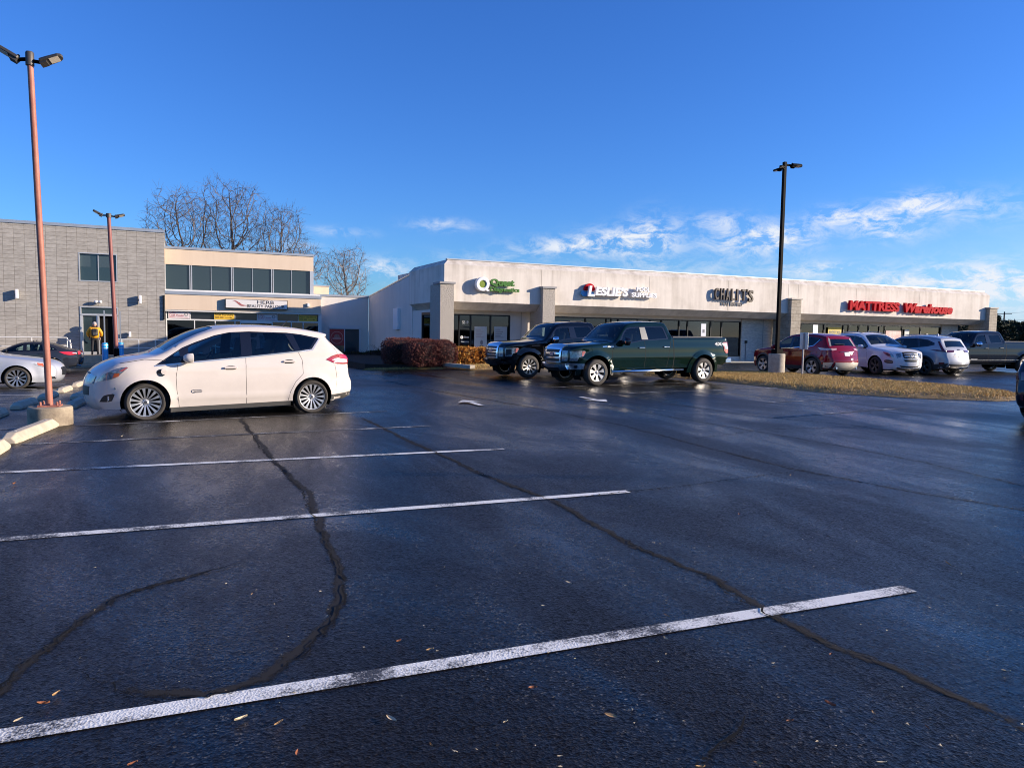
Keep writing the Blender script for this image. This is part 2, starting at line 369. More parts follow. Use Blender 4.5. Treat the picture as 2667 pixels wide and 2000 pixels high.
CR = [([(0.47, 13.2), (0.56, 9.41), (0.69, 7.78), (0.76, 6.6), (0.73, 5.9), (0.73, 5.39), (0.72, 4.79), (0.72, 4.3), (0.67, 3.91), (0.54, 3.56), (0.36, 3.24), (0.23, 3.05), (-.02, 2.99), (-.28, 3.1), (-.51, 3.4)], .10),
      ([(2.33, 12.27), (2.45, 9.46), (2.55, 7.61), (2.62, 6.29), (2.75, 5.55), (2.68, 4.7), (2.69, 4.2), (2.72, 3.86), (2.77, 3.55), (2.7, 3.13), (2.68, 2.82), (2.71, 2.49), (2.77, 2.23), (2.79, 1.96), (2.75, 1.4)], .10),
      ([(-1.1, 2.9), (-0.79, 3.36), (-0.74, 3.61), (-0.68, 3.79), (-0.59, 4.04), (-0.46, 4.32), (-0.26, 4.49), (.3, 4.75)], .09),
      ([(5.28, 24), (5.28, 20.46), (5.57, 16.34), (5.87, 12.96), (6.13, 9.94), (6.0, 7.96), (5.95, 6.22), (6.1, 5.13), (6.49, 4.0), (6.5, 2)], .13),
      ([(7.4, 20), (7.53, 13.54), (7.63, 10.16), (7.88, 7.4), (7.79, 5.94), (7.54, 4.65), (7.6, 3)], .10), ([(9.0, 16), (9.19, 10.84), (9.94, 8.87), (9.95, 7.23), (10.35, 6.43)], .10),
      ([(1.45, 1.2), (1.49, 1.92), (1.69, 2.02), (1.87, 2.12)], .09), ([(12.2, 15.2), (12.4, 11), (12.7, 8.5)], .08), ([(2.6, 5.62), (4.2, 5.75), (5.9, 6.0)], .06), ([(6.0, 8.3), (8, 8.9), (11, 8.7)], .05)]
for ci, (p, w) in enumerate(CR):
    stain(p, w*1.2, 'asphalt_stain', m_seal, .002, .012, (1, .95, .85, .62, .6, .55, .9, .5, .45, .45)[ci])
    ribbon(p, .012, 'asphalt_crack', m_crack, .0085, .012, seg=.035, wj=.6)

# grass island and planting beds
m_soil = mat('turf_soil', (.34, .22, .09), .95, noise=.5, nscale=6)
def blade_mat(name, c1, c2, c3):
    m = bpy.data.materials.new(name); m.use_nodes = True; t = m.node_tree; b = t.nodes['Principled BSDF']
    a = t.nodes.new('ShaderNodeNewGeometry'); r = t.nodes.new('ShaderNodeValToRGB'); t.links.new(a.outputs['Random Per Island'], r.inputs[0])
    e = r.color_ramp.elements; e[0].color = (*c1, 1); e[1].color = (*c2, 1); e[0].position = .1; e[1].position = .7; n = e.new(.95); n.color = (*c3, 1)
    t.links.new(r.outputs[0], b.inputs['Base Color']); b.inputs['Roughness'].default_value = .75; b.inputs['Specular IOR Level'].default_value = .2; return m
m_grass = blade_mat('dry_grass', (.46, .29, .09), (.70, .46, .18), (.34, .28, .08))
def inside(poly, x, y):
    c = False; n = len(poly)
    for i in range(n):
        (x1, y1), (x2, y2) = poly[i], poly[(i+1) % n]
        if (y1 > y) != (y2 > y) and x < (x2-x1)*(y-y1)/(y2-y1)+x1: c = not c
    return c
def edge_dist(poly, x, y):
    best = 9; n = len(poly)
    for i in range(n):
        a, b = Vector(poly[i]), Vector(poly[(i+1) % n]); p = Vector((x, y)); ab = b-a
        u = max(0, min(1, (p-a).dot(ab)/ab.dot(ab))); best = min(best, (p-a-ab*u).length)
    return best
def turf(poly, h, n, bh, name):
    xs = [p[0] for p in poly]; ys = [p[1] for p in poly]
    def hz(x, y): return zg(x, y)+h*smooth01(0, .55, edge_dist(poly, x, y))+.01
    step = .35; pts = [Vector(p) for p in poly]; dens = []
    for i, p in enumerate(pts):
        q = pts[(i+1) % len(pts)]; k = max(1, int((q-p).length/.35)); dens += [p.lerp(q, j/k) for j in range(k)]
    vs = [v.copy() for v in dens]; ed = [(i, (i+1) % len(dens)) for i in range(len(dens))]
    for x in np.arange(min(xs), max(xs), step):
        for y in np.arange(min(ys), max(ys), step):
            if inside(poly, x, y) and edge_dist(poly, x, y) > .15: vs.append(Vector((x, y)))
    o = delaunay_2d_cdt(vs, ed, [], 0, 1e-5)
    mb = MB(); fs = [tuple(f) for f in o[2] if inside(poly, sum(o[0][i].x for i in f)/3, sum(o[0][i].y for i in f)/3)]
    mb.add([(v.x, v.y, hz(v.x, v.y) if edge_dist(poly, v.x, v.y) > .02 else zg(v.x, v.y)+.006) for v in o[0]], fs)
    props(mb.build(name+'_ground', m_soil, smooth=60), kind='structure')
    mb = MB()
    while len(mb.f) < n:
        x, y = random.uniform(min(xs), max(xs)), random.uniform(min(ys), max(ys))
        if not inside(poly, x, y): continue
        z = hz(x, y)-.012; a = random.uniform(0, 2*PI); w = random.uniform(.006, .013); l = random.gauss(0, bh*.55); l2 = random.gauss(0, bh*.55); hh = bh*random.uniform(.35, 1.15)
        if edge_dist(poly, x, y) < .08: hh *= .6
        c, s = math.cos(a)*w, math.sin(a)*w
        mb.add([(x-c, y-s, z), (x+c, y+s, z), (x+l, y+l2, z+hh)], [(0, 1, 2)])
    return mb.build(name, m_grass, fixn=False)
ISL = [(14.3, 22.0), (15.0, 19.6), (15.05, 16.8), (15.1, 14.5), (15.9, 12.9), (17.55, 11.5), (18.6, 11.6), (20.2, 12.6), (21.0, 15), (20.9, 18), (20.6, 22.4), (18, 23.4), (15.2, 23.4)]
props(turf(ISL, .11, 56000, .06, 'island_grass'), 'dry golden grass covering the long traffic island', 'grass', kind='stuff')
props(turf([(9.75, 27.5), (11.4, 27.4), (13.4, 28.0), (13.4, 29.2), (9.5, 29.4)], .12, 5000, .10, 'bed_grass'), 'dry grass patch in front of the low orange hedge', 'grass', kind='stuff')
props(turf([(6.0, 30.9), (9.0, 29.0), (9.2, 29.4), (6.3, 31.4)], .08, 1800, .09, 'verge_grass'), 'thin strip of yellowed grass along the kerb left of the hedge', 'grass', kind='stuff')
m_conc = mat('concrete', (.46, .40, .31), .85, noise=.35, nscale=7, bump=.3, bscale=70)
m_conc2 = mat('weathered_concrete', (.40, .33, .23), .9, noise=.6, nscale=5, bump=.5, bscale=50, col2=(.17, .13, .09))
m_walk = mat('sidewalk', (.42, .40, .36), .85, noise=.25, nscale=4, bump=.2)
mb = MB(); P0, P1 = Vector((9.25, 29.6, 0)), Vector((9.72, 27.35, 0)); d = (P1-P0).normalized(); n = Vector((-d.y, d.x, 0))*.13
mb.add([P0-n, P1-n, P1+n, P0+n]+[v+Vector((0, 0, .15)) for v in (P0-n, P1-n, P1+n, P0+n)], [(0, 3, 2, 1), (4, 5, 6, 7), (0, 1, 5, 4), (1, 2, 6, 5), (2, 3, 7, 6), (3, 0, 4, 7)])
props(mb.build('kerb', m_conc, bevel=.02), kind='structure')
mb = MB(); mb.box(-.2, 37.5, .35, 1.4, -.3, .06)
o = props(mb.build('sidewalk', m_walk), kind='structure'); o.location = bw(12.6, 31.1); o.rotation_euler = (0, 0, BT)
m_mulch = mat('mulch', (.035, .022, .014), .95, noise=.5, nscale=20, bump=.8, bscale=30, bdist=.03)
mb = MB(); mb.prism([(6.2, 31.3), (9.0, 29.6), (9.3, 33), (9.1, 45.4), (5.6, 45.4)], -.4, .03, 'z'); props(mb.build('planting_bed_soil', m_mulch), kind='structure')

# ------------------------------------------------------------------ strip mall
def stucco(name, base, dark, streak=.5, top=None):
    m = bpy.data.materials.new(name); m.use_nodes = True; t = m.node_tree; b = t.nodes['Principled BSDF']; N = t.nodes.new; L = t.links.new
    tcn = N('ShaderNodeTexCoord')
    def nz(st, sc, det):
        mp = N('ShaderNodeMapping'); mp.inputs['Scale'].default_value = st; L(tcn.outputs['Object'], mp.inputs[0])
        n = N('ShaderNodeTexNoise'); n.inputs['Scale'].default_value = sc; n.inputs['Detail'].default_value = det; n.inputs['Roughness'].default_value = .65; L(mp.outputs[0], n.inputs['Vector']); return n.outputs[0]
    a = nz((2.2, 2.2, .16), 1.0, 8); c = nz((1, 1, 1), 1.1, 8)
    r = N('ShaderNodeMapRange'); L(a, r.inputs[0]); r.inputs[1].default_value = .42; r.inputs[2].default_value = .75; r.inputs[4].default_value = streak
    r2 = N('ShaderNodeMapRange'); L(c, r2.inputs[0]); r2.inputs[1].default_value = .45; r2.inputs[2].default_value = .8; r2.inputs[4].default_value = streak*.8
    s = N('ShaderNodeMath'); s.operation = 'ADD'; s.use_clamp = True; L(r.outputs[0], s.inputs[0]); L(r2.outputs[0], s.inputs[1])
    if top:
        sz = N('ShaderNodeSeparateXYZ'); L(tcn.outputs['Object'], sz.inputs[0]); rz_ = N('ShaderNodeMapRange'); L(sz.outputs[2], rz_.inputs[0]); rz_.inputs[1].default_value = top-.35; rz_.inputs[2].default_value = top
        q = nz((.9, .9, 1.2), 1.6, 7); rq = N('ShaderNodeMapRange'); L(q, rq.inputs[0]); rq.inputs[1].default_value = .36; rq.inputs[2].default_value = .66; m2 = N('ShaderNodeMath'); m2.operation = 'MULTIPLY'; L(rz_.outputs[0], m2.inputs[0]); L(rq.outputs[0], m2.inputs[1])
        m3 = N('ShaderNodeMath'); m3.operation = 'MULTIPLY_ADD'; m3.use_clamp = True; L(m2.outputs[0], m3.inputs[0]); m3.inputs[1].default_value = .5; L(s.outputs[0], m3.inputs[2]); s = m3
    mx = N('ShaderNodeMix'); mx.data_type = 'RGBA'; L(s.outputs[0], mx.inputs[0]); mx.inputs[6].default_value = (*base, 1); mx.inputs[7].default_value = (*dark, 1)
    L(mx.outputs[2], b.inputs['Base Color']); b.inputs['Roughness'].default_value = .9; b.inputs['Specular IOR Level'].default_value = .25
    f = nz((1, 1, 1), 55, 4); bp = N('ShaderNodeBump'); bp.inputs['Strength'].default_value = .35; bp.inputs['Distance'].default_value = .012; L(f, bp.inputs['Height']); L(bp.outputs[0], b.inputs['Normal'])
    return m
def blocks(name, c1, c2, mortar, bw_, bh, off, ms=.008, bump=.4, plane='xz'):
    m = bpy.data.materials.new(name); m.use_nodes = True; t = m.node_tree; b = t.nodes['Principled BSDF']; N = t.nodes.new; L = t.links.new
    tcn = N('ShaderNodeTexCoord'); sx = N('ShaderNodeSeparateXYZ'); L(tcn.outputs['Object'], sx.inputs[0]); cb = N('ShaderNodeCombineXYZ')
    ad = N('ShaderNodeMath'); ad.operation = 'ADD'; L(sx.outputs[0], ad.inputs[0]); L(sx.outputs[1], ad.inputs[1]); L(ad.outputs[0], cb.inputs[0]); L(sx.outputs[2], cb.inputs[1])
    br = N('ShaderNodeTexBrick'); L(cb.outputs[0], br.inputs['Vector']); br.offset = off; br.inputs['Scale'].default_value = 1
    br.inputs['Brick Width'].default_value = bw_; br.inputs['Row Height'].default_value = bh; br.inputs['Mortar Size'].default_value = ms; br.inputs['Mortar Smooth'].default_value = .2; br.inputs['Bias'].default_value = -.1
    br.inputs['Color1'].default_value = (*c1, 1); br.inputs['Color2'].default_value = (*c2, 1); br.inputs['Mortar'].default_value = (*mortar, 1)
    n = N('ShaderNodeTexNoise'); n.inputs['Scale'].default_value = 5; n.inputs['Detail'].default_value = 8; mp = N('ShaderNodeMapping'); mp.inputs['Scale'].default_value = (1, 1, 4); L(tcn.outputs['Object'], mp.inputs[0]); L(mp.outputs[0], n.inputs['Vector'])
    mr = N('ShaderNodeMapRange'); L(n.outputs[0], mr.inputs[0]); mr.inputs[1].default_value = .3; mr.inputs[2].default_value = .7; mr.inputs[3].default_value = .78; mr.inputs[4].default_value = 1.12
    mx = N('ShaderNodeMix'); mx.data_type = 'RGBA'; mx.blend_type = 'MULTIPLY'; mx.inputs[0].default_value = 1; L(br.outputs[0], mx.inputs[6]); L(mr.outputs[0], mx.inputs[7]); L(mx.outputs[2], b.inputs['Base Color'])
    b.inputs['Roughness'].default_value = .88; b.inputs['Specular IOR Level'].default_value = .3
    bp = N('ShaderNodeBump'); bp.inputs['Strength'].default_value = bump; bp.inputs['Distance'].default_value = .012; bp.invert = True; L(br.outputs['Fac'], bp.inputs['Height']); L(bp.outputs[0], b.inputs['Normal'])
    return m
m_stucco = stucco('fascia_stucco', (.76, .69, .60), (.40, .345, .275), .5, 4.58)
m_white = stucco('white_wall', (.70, .66, .60), (.56, .52, .47), .4)
m_cream = stucco('cream_stucco', (.72, .57, .42), (.60, .46, .33), .45)
m_pebble = mat('pebbledash', (.52, .47, .40), .95, noise=.75, nscale=18, col2=(.29, .255, .21), bump=.9, bscale=34, bdist=.03)
m_pblock = blocks('split_block', (.42, .37, .29), (.36, .31, .24), (.22, .19, .15), .4, .2, .5, .007, .8)
m_wblock = blocks('painted_block', (.66, .60, .51), (.62, .56, .48), (.50, .45, .38), .4, .2, .5, .005, .5)
m_brick = blocks('grey_block', (.40, .372, .33), (.345, .318, .28), (.19, .17, .145), .47, .212, 0, .009, .6)
m_flash = mat('metal_flashing', (.55, .56, .55), .4, .6, noise=.15, nscale=2)
m_alum = mat('aluminium_frame', (.62, .61, .58), .4, .5)
m_wframe = mat('white_frame', (.72, .70, .66), .5)
m_bronze = mat('dark_frame', (.012, .011, .011), .4, .4)
m_room = mat('shop_interior', (.046, .056, .068), .9, noise=.6, nscale=1.2)
m_grey = mat('grey_trim', (.34, .33, .32), .8, noise=.2)

def frame_root(name, d0, D0, label, cat, group=None, z=0):
    r = empty(name, bw(d0, D0, z), BT, label, cat, group); r['_d'] = 0
    OFF[r.name] = (d0, D0, z); return r
OFF = {}
def fb(root, name, mb, m, **k):
    o = root
    while o.name not in OFF: o = o.parent
    d0, D0, z0 = OFF[o.name]; mb.v = [(x-d0, y-D0, z-z0) for x, y, z in mb.v]
    return mb.build(name, m, root, **k)
def box(*a): return MB().box(*a)

mall = frame_root('strip_mall', 30, 38, 'long low white stucco strip mall with four stone pillars', 'building')
FD0, FD1, FF = 11.15, 50.2, 31.0
mb = MB(); lv = [(2.5, .55), (2.84, 0), (4.5, 0), (4.74, .27)]
vs = []
for z, i in lv: vs += [(FD0+i, FF+i, z), (FD1-i, FF+i, z), (FD1-i, 42, z), (FD0+i, 42 if z > 5 else 36.3, z)]
vs = []
for z, i in lv: vs += [(FD0+i, FF+i, z), (FD1-i, FF+i, z), (FD1-i, 42, z), (12.2, 42, z), (12.2, 36.3, z), (FD0+i, 36.3, z)]
fs = [tuple(range(6))[::-1], tuple(range(18, 24))]+[(k*6+i, k*6+(i+1) % 6, k*6+6+(i+1) % 6, k*6+6+i) for k in range(3) for i in range(6)]
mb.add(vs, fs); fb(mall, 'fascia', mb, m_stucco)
fb(mall, 'roof_edge', box(FD0+.2, FD1-.2, FF+.22, FF+.42, 4.735, 4.785), m_flash)
mb = MB()
for d in (16.05, 16.62, 31.9, 32.66, 22.3, 27.5, 37.4, 43.1): fb(mall, 'control_joint', box(d, d+.018, 30.997, 31.02, 2.86, 4.48), mat('joint', (.40, .345, .275), .9))
# side wall towards the white connector, top falling slightly
mb = MB(); sl = lambda D: 11.32+(D-36.3)*.02
mb.add([(sl(36.3), 36.3, -.6), (sl(46.2), 46.2, -.6), (sl(46.2), 46.2, 3.62), (sl(36.3), 36.3, 4.42), (12.4, 36.3, -.6), (12.4, 46.2, -.6), (12.4, 46.2, 3.62), (12.4, 36.3, 4.42)],
       [(0, 1, 2, 3), (4, 7, 6, 5), (0, 3, 7, 4), (1, 5, 6, 2), (3, 2, 6, 7), (0, 4, 5, 1)])
mb.box(11.34, 12.3, 34.7, 36.32, -.6, 2.52)
fb(mall, 'side_wall', mb, m_white)
mb = MB(); mb.add([(sl(36.3)-.03, 36.3, 4.42), (sl(46.2)-.03, 46.2, 3.62), (sl(46.2)-.03, 46.2, 3.68), (sl(36.3)-.03, 36.3, 4.48), (12.4, 36.3, 4.42), (12.4, 46.2, 3.62), (12.4, 46.2, 3.68), (12.4, 36.3, 4.48)],
       [(0, 1, 2, 3), (4, 7, 6, 5), (0, 3, 7, 4), (1, 5, 6, 2), (3, 2, 6, 7), (0, 4, 5, 1)]); fb(mall, 'side_coping', mb, m_flash)
# front walls under the canopy
mb = MB(); mb.box(11.6, 12.1, 32.35, 32.6, 0, 2.52); mb.box(15.08, 17.5, 32.4, 32.6, 0, 2.52); mb.box(12.1, 15.08, 32.42, 32.6, 2.32, 2.52); mb.box(17.5, 47.42, 32.43, 32.6, 2.33, 2.52)
fb(mall, 'front_wall', mb, m_white)
mb = MB(); mb.box(29.8, 33.0, 32.35, 32.62, 0, 2.52); mb.box(47.42, 48.9, 32.35, 32.62, 0, 2.52); mb.box(48.9, 49.1, 32.35, 41.5, 0, 2.52); mb.box(17.5, 29.8, 32.44, 32.62, -.02, .32); mb.box(33, 47.42, 32.44, 32.62, -.02, .28)
fb(mall, 'block_wall', mb, m_wblock)
fb(mall, 'wall_seam', box(15.68, 15.70, 32.385, 32.41, 0, 2.5), m_grey); fb(mall, 'wall_seam', box(31.4, 31.418, 32.335, 32.36, 0, 2.5), m_grey)
for i, (a, b) in enumerate([(10.87, 11.52), (16.01, 16.66), (31.9, 32.64), (49.86, 50.68)]):
    pm = m_pebble if i < 2 else m_pblock
    p = fb(mall, 'pillar', box(a, b, 30.72, 32.1, -.05, 3.6), pm)
    fb(p, 'pillar_cap', box(a-.05, b+.05, 30.66, 31.6, 3.6, 3.69), m_grey if i < 2 else mat('pale_cap', (.5, .45, .38), .8))
# shop fronts
def shopfront(root, xs, z0, z1, D, sill=None, pane_m=gl_shop, frame_m=m_bronze, fw_=.06, bars=()):
    fr = MB(); fr.box(xs[0]-.02, xs[-1]+.02, D-.05, D+.06, z1-fw_, z1); fr.box(xs[0]-.02, xs[-1]+.02, D-.05, D+.06, z0, z0+fw_)
    for x in xs: fr.box(x-fw_/2, x+fw_/2, D-.052, D+.062, z0+fw_, z1-fw_)
    for (a, b, z) in bars: fr.box(a, b, D-.045, D+.055, z-.03, z+.03)
    fb(root, 'window_frame', fr, frame_m)
    for a, b in zip(xs[:-1], xs[1:]): fb(root, 'window_pane', box(a+fw_/2, b-fw_/2, D, D+.012, z0+fw_, z1-fw_), pane_m)
Q = [12.1, 12.43, 13.02, 14.06, 15.07]
shopfront(mall, Q, 0.1, 2.32, 32.45, bars=[(12.43, 13.02, 1.70)])
shopfront(mall, [17.5, 19.41, 20.67, 20.97, 21.4, 22.65, 23.44, 24.21, 25.39, 25.98, 27.6, 28.39, 29.78], .32, 2.33, 32.47)
shopfront(mall, [33.02, 34.5, 36.45, 38.12, 38.6, 39.49, 40.4, 41.38, 41.9, 43.54, 45.38, 47.4], .28, 2.33, 32.47)
fr = MB(); fr.box(11.30, 11.42, 32.1, 34.7, 2.28, 2.4); fr.box(11.30, 11.42, 32.1, 34.7, .2, .3); fr.box(11.30, 11.42, 34.6, 34.7, .3, 2.28); fr.box(11.30, 11.42, 33.3, 33.36, .3, 2.28)
fb(mall, 'side_window_frame', fr, m_bronze); fb(mall, 'side_window_pane', box(11.35, 11.362, 32.1, 34.6, .3, 2.28), gl_shop)
fb(mall, 'side_header', box(11.34, 12.0, 32.1, 34.7, 2.4, 2.52), m_white)
fb(mall, 'interior', MB().box(11.7, 48.8, 37.5, 37.7, 0, 2.5).box(11.7, 48.8, 32.7, 37.5, -.04, .02).box(15.9, 16.1, 32.7, 37.5, 0, 2.5).box(24.8, 25, 32.7, 37.5, 0, 2.5).box(32.2, 32.4, 32.7, 37.5, 0, 2.5)
   .box(18.5, 19.5, 33.5, 34.5, 0, 1.2).box(21.5, 23, 34, 35, 0, 1.5).box(34, 36, 33.6, 35.5, 0, .7).box(37, 39.2, 33.6, 35.5, 0, .75).box(42, 44.2, 33.8, 35.6, 0, .8).box(12.6, 14.5, 35, 36, 0, 1.1), m_room)
m_tube = mat('tube_light', (1, .95, .85), .5, emit=2.2)
for d, D in ((12.6, 35.6), (13.6, 36.6), (14.6, 35.4), (18.6, 36), (22.2, 36.4), (36, 36.2), (42.5, 36.4)): fb(mall, 'ceiling_light', box(d, d+.9, D, D+.12, 2.40, 2.44), m_tube)
m_poster = mat('poster_paper', (.48, .49, .47), .5)
m_print = mat('poster_print', (.20, .20, .21), .6)
m_red = mat('sign_red', (.46, .004, .014), .6, spec=.05)
m_skin = mat('skin', (.48, .27, .19), .55)
# posters behind the clinic glass
def poster(d0, d1, z0, z1, D, label, draw, col=m_poster):
    r = frame_root('window_poster', d0, D, label, 'poster'); fb(r, 'sheet', box(d0, d1, D-.008, D, z0, z1), col); draw(r, D-.01); return r
def lines(r, D, d0, d1, zs, h, m): 
    mb = MB()
    for i, z in enumerate(zs): mb.box(d0, d0+(d1-d0)*(.55+.45*((i*37) % 10)/10), D-.003, D, z, z+h)
    fb(r, 'text_lines', mb, m)
def drawA(r, D):
    lines(r, D, 13.3, 13.75, (1.58, 1.49, 1.38, 1.30, 1.22), .035, mat('print_pink', (.42, .33, .32), .6))
    mb = MB(); mb.prism([(13.42, .18), (13.44, .72), (13.53, .84), (13.68, .84), (13.78, .72), (13.8, .18)], D-.004, D, 'y'); fb(r, 'suit_figure', mb, mat('print_dark', (.035, .035, .04), .6))
    mb = MB(); mb.prism([(13.60+.075*math.cos(a), .98+.12*math.sin(a)) for a in np.linspace(0, 2*PI, 14)[:-1]], D-.004, D, 'y'); fb(r, 'face', mb, m_print)
def drawB(r, D):
    lines(r, D, 14.32, 14.8, (1.6, 1.5, 1.4, 1.3, 1.22), .035, m_print)
    mb = MB(); mb.prism([(14.3, .7), (14.45, .95), (14.6, .98), (14.78, .85), (14.8, .5), (14.3, .5)], D-.004, D, 'y'); fb(r, 'figure_print', mb, mat('print_red', (.30, .11, .11), .6))
    mb = MB(); mb.prism([(14.26, 1.02), (14.94, 1.02), (14.94, 1.1), (14.26, 1.1)], D-.006, D-.004, 'y'); fb(r, 'band', mb, m_print)
poster(13.22, 13.87, .15, 1.75, 32.44, 'tall pale poster of a suited figure in the clinic window', drawA)
poster(14.26, 14.95, .45, 1.76, 32.44, 'pale poster with a red figure print right of the suited figure', drawB)
r = frame_root('window_poster', 11.3, 33.3, 'small pale notice in the side window behind the first pillar', 'poster'); fb(r, 'sheet', box(11.335, 11.343, 32.25, 33.25, 1.1, 1.72), m_poster)
r = frame_root('door_number', 12.5, 32.4, 'white 5519 street number above the clinic door', 'number'); fb(r, 'digits', text_mesh('5519', 12.58, 12.88, 1.86, 2.0, 32.39, .006, .01), mat('white_vinyl', (.75, .75, .75), .5))
r = frame_root('door_lettering', 12.5, 32.4, 'white clinic logo and lettering on the glass door', 'lettering')
mb = MB(); mb.lathe([(.03, 32.385), (.075, 32.385), (.075, 32.39), (.03, 32.39)], 20, (12.56, 0, 1.22), 'y', True); fb(r, 'logo', mb, MATS['white_vinyl'])
fb(r, 'name_text', text_mesh('Quest', 12.68, 12.92, 1.17, 1.28, 32.39, .005, .01), MATS['white_vinyl']); fb(r, 'small_text', text_mesh('Diagnostics', 12.52, 12.92, .98, 1.04, 32.39, .005, .005), MATS['white_vinyl'])

# ---- signs on the fascia
SD = 30.93
m_green = mat('sign_green', (.045, .17, .012), .45); m_wsign = mat('sign_white', (.80, .80, .80), .4); m_sgrey = mat('sign_return', (.30, .31, .33), .5)
def letters(root, name, s, x0, x1, z0, z1, m, depth=.12, gap=.10, bold=.02, shear=0., y=FF):
    return fb(root, name, text_mesh(s, x0, x1, z0, z1, y-gap, depth, bold, shear), m)
sg = frame_root('clinic_sign', 13.4, FF, 'green and white Q logo sign lettered Quest Diagnostics', 'sign', z=3.3)
mb = MB(); mb.lathe([(.17, 30.86), (.17, 30.72), (.19, 30.70), (.305, 30.70), (.325, 30.72), (.325, 30.9), (.17, 30.9)], 36, (12.91, 0, 3.66), 'y', True)
mb.v = [((x-12.91)*1.02+12.91+(z-3.66)*.06, y, z) for x, y, z in mb.v]
fb(sg, 'logo_ring', mb, m_wsign, smooth=40)
mb = MB(); mb.prism([(12.98, 3.44), (13.08, 3.52), (13.24, 3.37), (13.14, 3.335)], 30.695, 30.88, 'y'); fb(sg, 'logo_tail', mb, m_wsign)
mb = MB(); mb.lathe([(.001, 30.74), (.20, 30.74), (.20, 30.8), (.001, 30.8)], 32, (12.91, 0, 3.66), 'y'); fb(sg, 'logo_disc', mb, mat('logo_lime', (.27, .33, .03), .4, noise=.6, nscale=2.5, col2=(.10, .17, .015)))
letters(sg, 'name_letters', 'Quest', 13.32, 14.52, 3.56, 3.93, m_green, .14, .12, .045)
letters(sg, 'subtitle_letters', 'Diagnostics', 13.32, 14.80, 3.30, 3.56, m_green, .10, .12, .03)
sg = frame_root('pool_shop_sign', 20, FF, "white lettered sign LESLIE'S POOL SUPPLIES with red and blue swirl", 'sign', z=3.3)
arc = [(18.66+.30*math.cos(a), 3.62+.32*math.sin(a)) for a in np.linspace(0, PI, 16)]
mb = MB(); mb.prism(arc+[(18.52, 3.60), (18.66, 3.66), (18.82, 3.58)], 30.84, 30.97, 'y'); fb(sg, 'red_swirl', mb, m_red)
mb = MB(); mb.prism([(18.22, 3.56), (18.3, 3.58), (18.42, 3.5), (18.52, 3.56), (18.66, 3.5), (18.8, 3.54), (18.92, 3.5), (18.88, 3.36), (18.7, 3.3), (18.5, 3.32), (18.32, 3.30), (18.2, 3.4)], 30.845, 30.97, 'y'); fb(sg, 'blue_wave', mb, mat('sign_blue', (.05, .30, .60), .4))
letters(sg, 'initial_letter', 'L', 18.46, 18.86, 3.30, 3.82, m_wsign, .14, .20, .04, .15)
letters(sg, 'name_letters', "ESLIE'S", 18.90, 20.82, 3.36, 3.80, m_wsign, .14, .17, .045, .12)
letters(sg, 'pool_letters', 'POOL', 21.36, 22.16, 3.65, 3.88, m_wsign, .12, .15, .035)
letters(sg, 'supplies_letters', 'SUPPLIES', 21.06, 22.6, 3.36, 3.60, m_wsign, .12, .15, .035)
sg = frame_root('bistro_sign', 27.8, FF, "narrow bronze letters CHALIT'S THAI BISTRO on the fascia", 'sign', z=3.3)
m_brz = mat('bronze_letters', (.055, .042, .032), .4, .3)
for i, ch in enumerate("CHALIT"):
    x = 26.44+i*.375; letters(sg, 'letter', ch, x, x+(.09 if ch == 'I' else .25), 3.42-.0*i, 4.04, m_brz, .12, .10, .02)
letters(sg, 'letter', "'", 28.66, 28.72, 3.88, 4.06, m_brz, .12, .1); letters(sg, 'letter', 'S', 28.80, 29.12, 3.36, 4.02, m_brz, .12, .1, .02)
letters(sg, 'subtitle_letters', 'THAI', 26.94, 27.52, 3.12, 3.32, mat('grey_letters', (.09, .08, .075), .5), .02, .01, .02); letters(sg, 'subtitle_letters', 'BISTRO', 27.64, 28.5, 3.12, 3.32, MATS['grey_letters'], .02, .01, .02)
sg = frame_root('mattress_sign', 41, FF, 'bright red channel letters MATTRESS Warehouse on the fascia', 'sign', z=3.2)
letters(sg, 'first_word', 'MATTRESS', 36.6, 40.95, 3.14, 3.72, m_red, .16, .10, .045, .05)
letters(sg, 'second_word', 'Warehouse', 41.45, 46.05, 3.11, 3.72, m_red, .16, .10, .05, .25)
# window signs of the mattress shop
def flat_sign(d0, d1, z0, z1, D, m, name, label, parts):
    r = frame_root(name, d0, D, label, 'sign'); fb(r, 'panel', box(d0, d1, D-.012, D, z0, z1), m)
    for nm, s, a, b, c, e, mm in parts: fb(r, nm, text_mesh(s, a, b, c, e, D-.014, .004, .01), mm)
    return r
m_yel = mat('sign_yellow', (.62, .44, .03), .5)
flat_sign(36.75, 37.9, 1.55, 2.12, 32.4, m_yel, 'window_sign', 'yellow sale banner in the mattress shop window', [('text', 'INVENTORY', 36.83, 37.8, 1.72, 1.92, m_print)])
r = flat_sign(41.95, 43.4, .9, 2.0, 32.4, mat('poster_red', (.42, .07, .05), .5, noise=.9, nscale=1.4, col2=(.55, .50, .46)), 'window_sign', 'red and white 0% offer poster in the mattress shop window', [('text', '0%', 42.2, 42.75, 1.25, 1.55, m_wsign)])
flat_sign(43.75, 44.2, 1.5, 2.1, 32.4, m_poster, 'window_notice', 'pale upright notice beside the red offer poster', [])
flat_sign(44.3, 45.0, 1.42, 1.72, 32.4, mat('notice_blue', (.16, .2, .24), .5), 'window_notice', 'small blue grey opening hours notice behind shop glass', [])
r = frame_root('window_roundel', 46.2, 32.4, 'round white badge at right end of shop windows', 'sign'); mb = MB(); mb.lathe([(.001, 32.385), (.22, 32.385), (.22, 32.4), (.001, 32.4)], 20, (46.0, 0, 1.62), 'y'); fb(r, 'disc', mb, m_wsign)
r = flat_sign(33.6, 34.35, 1.57, 1.66, 32.44, m_wsign, 'window_lettering', 'thin white lettering strip on the dark glass left of the yellow banner', [])
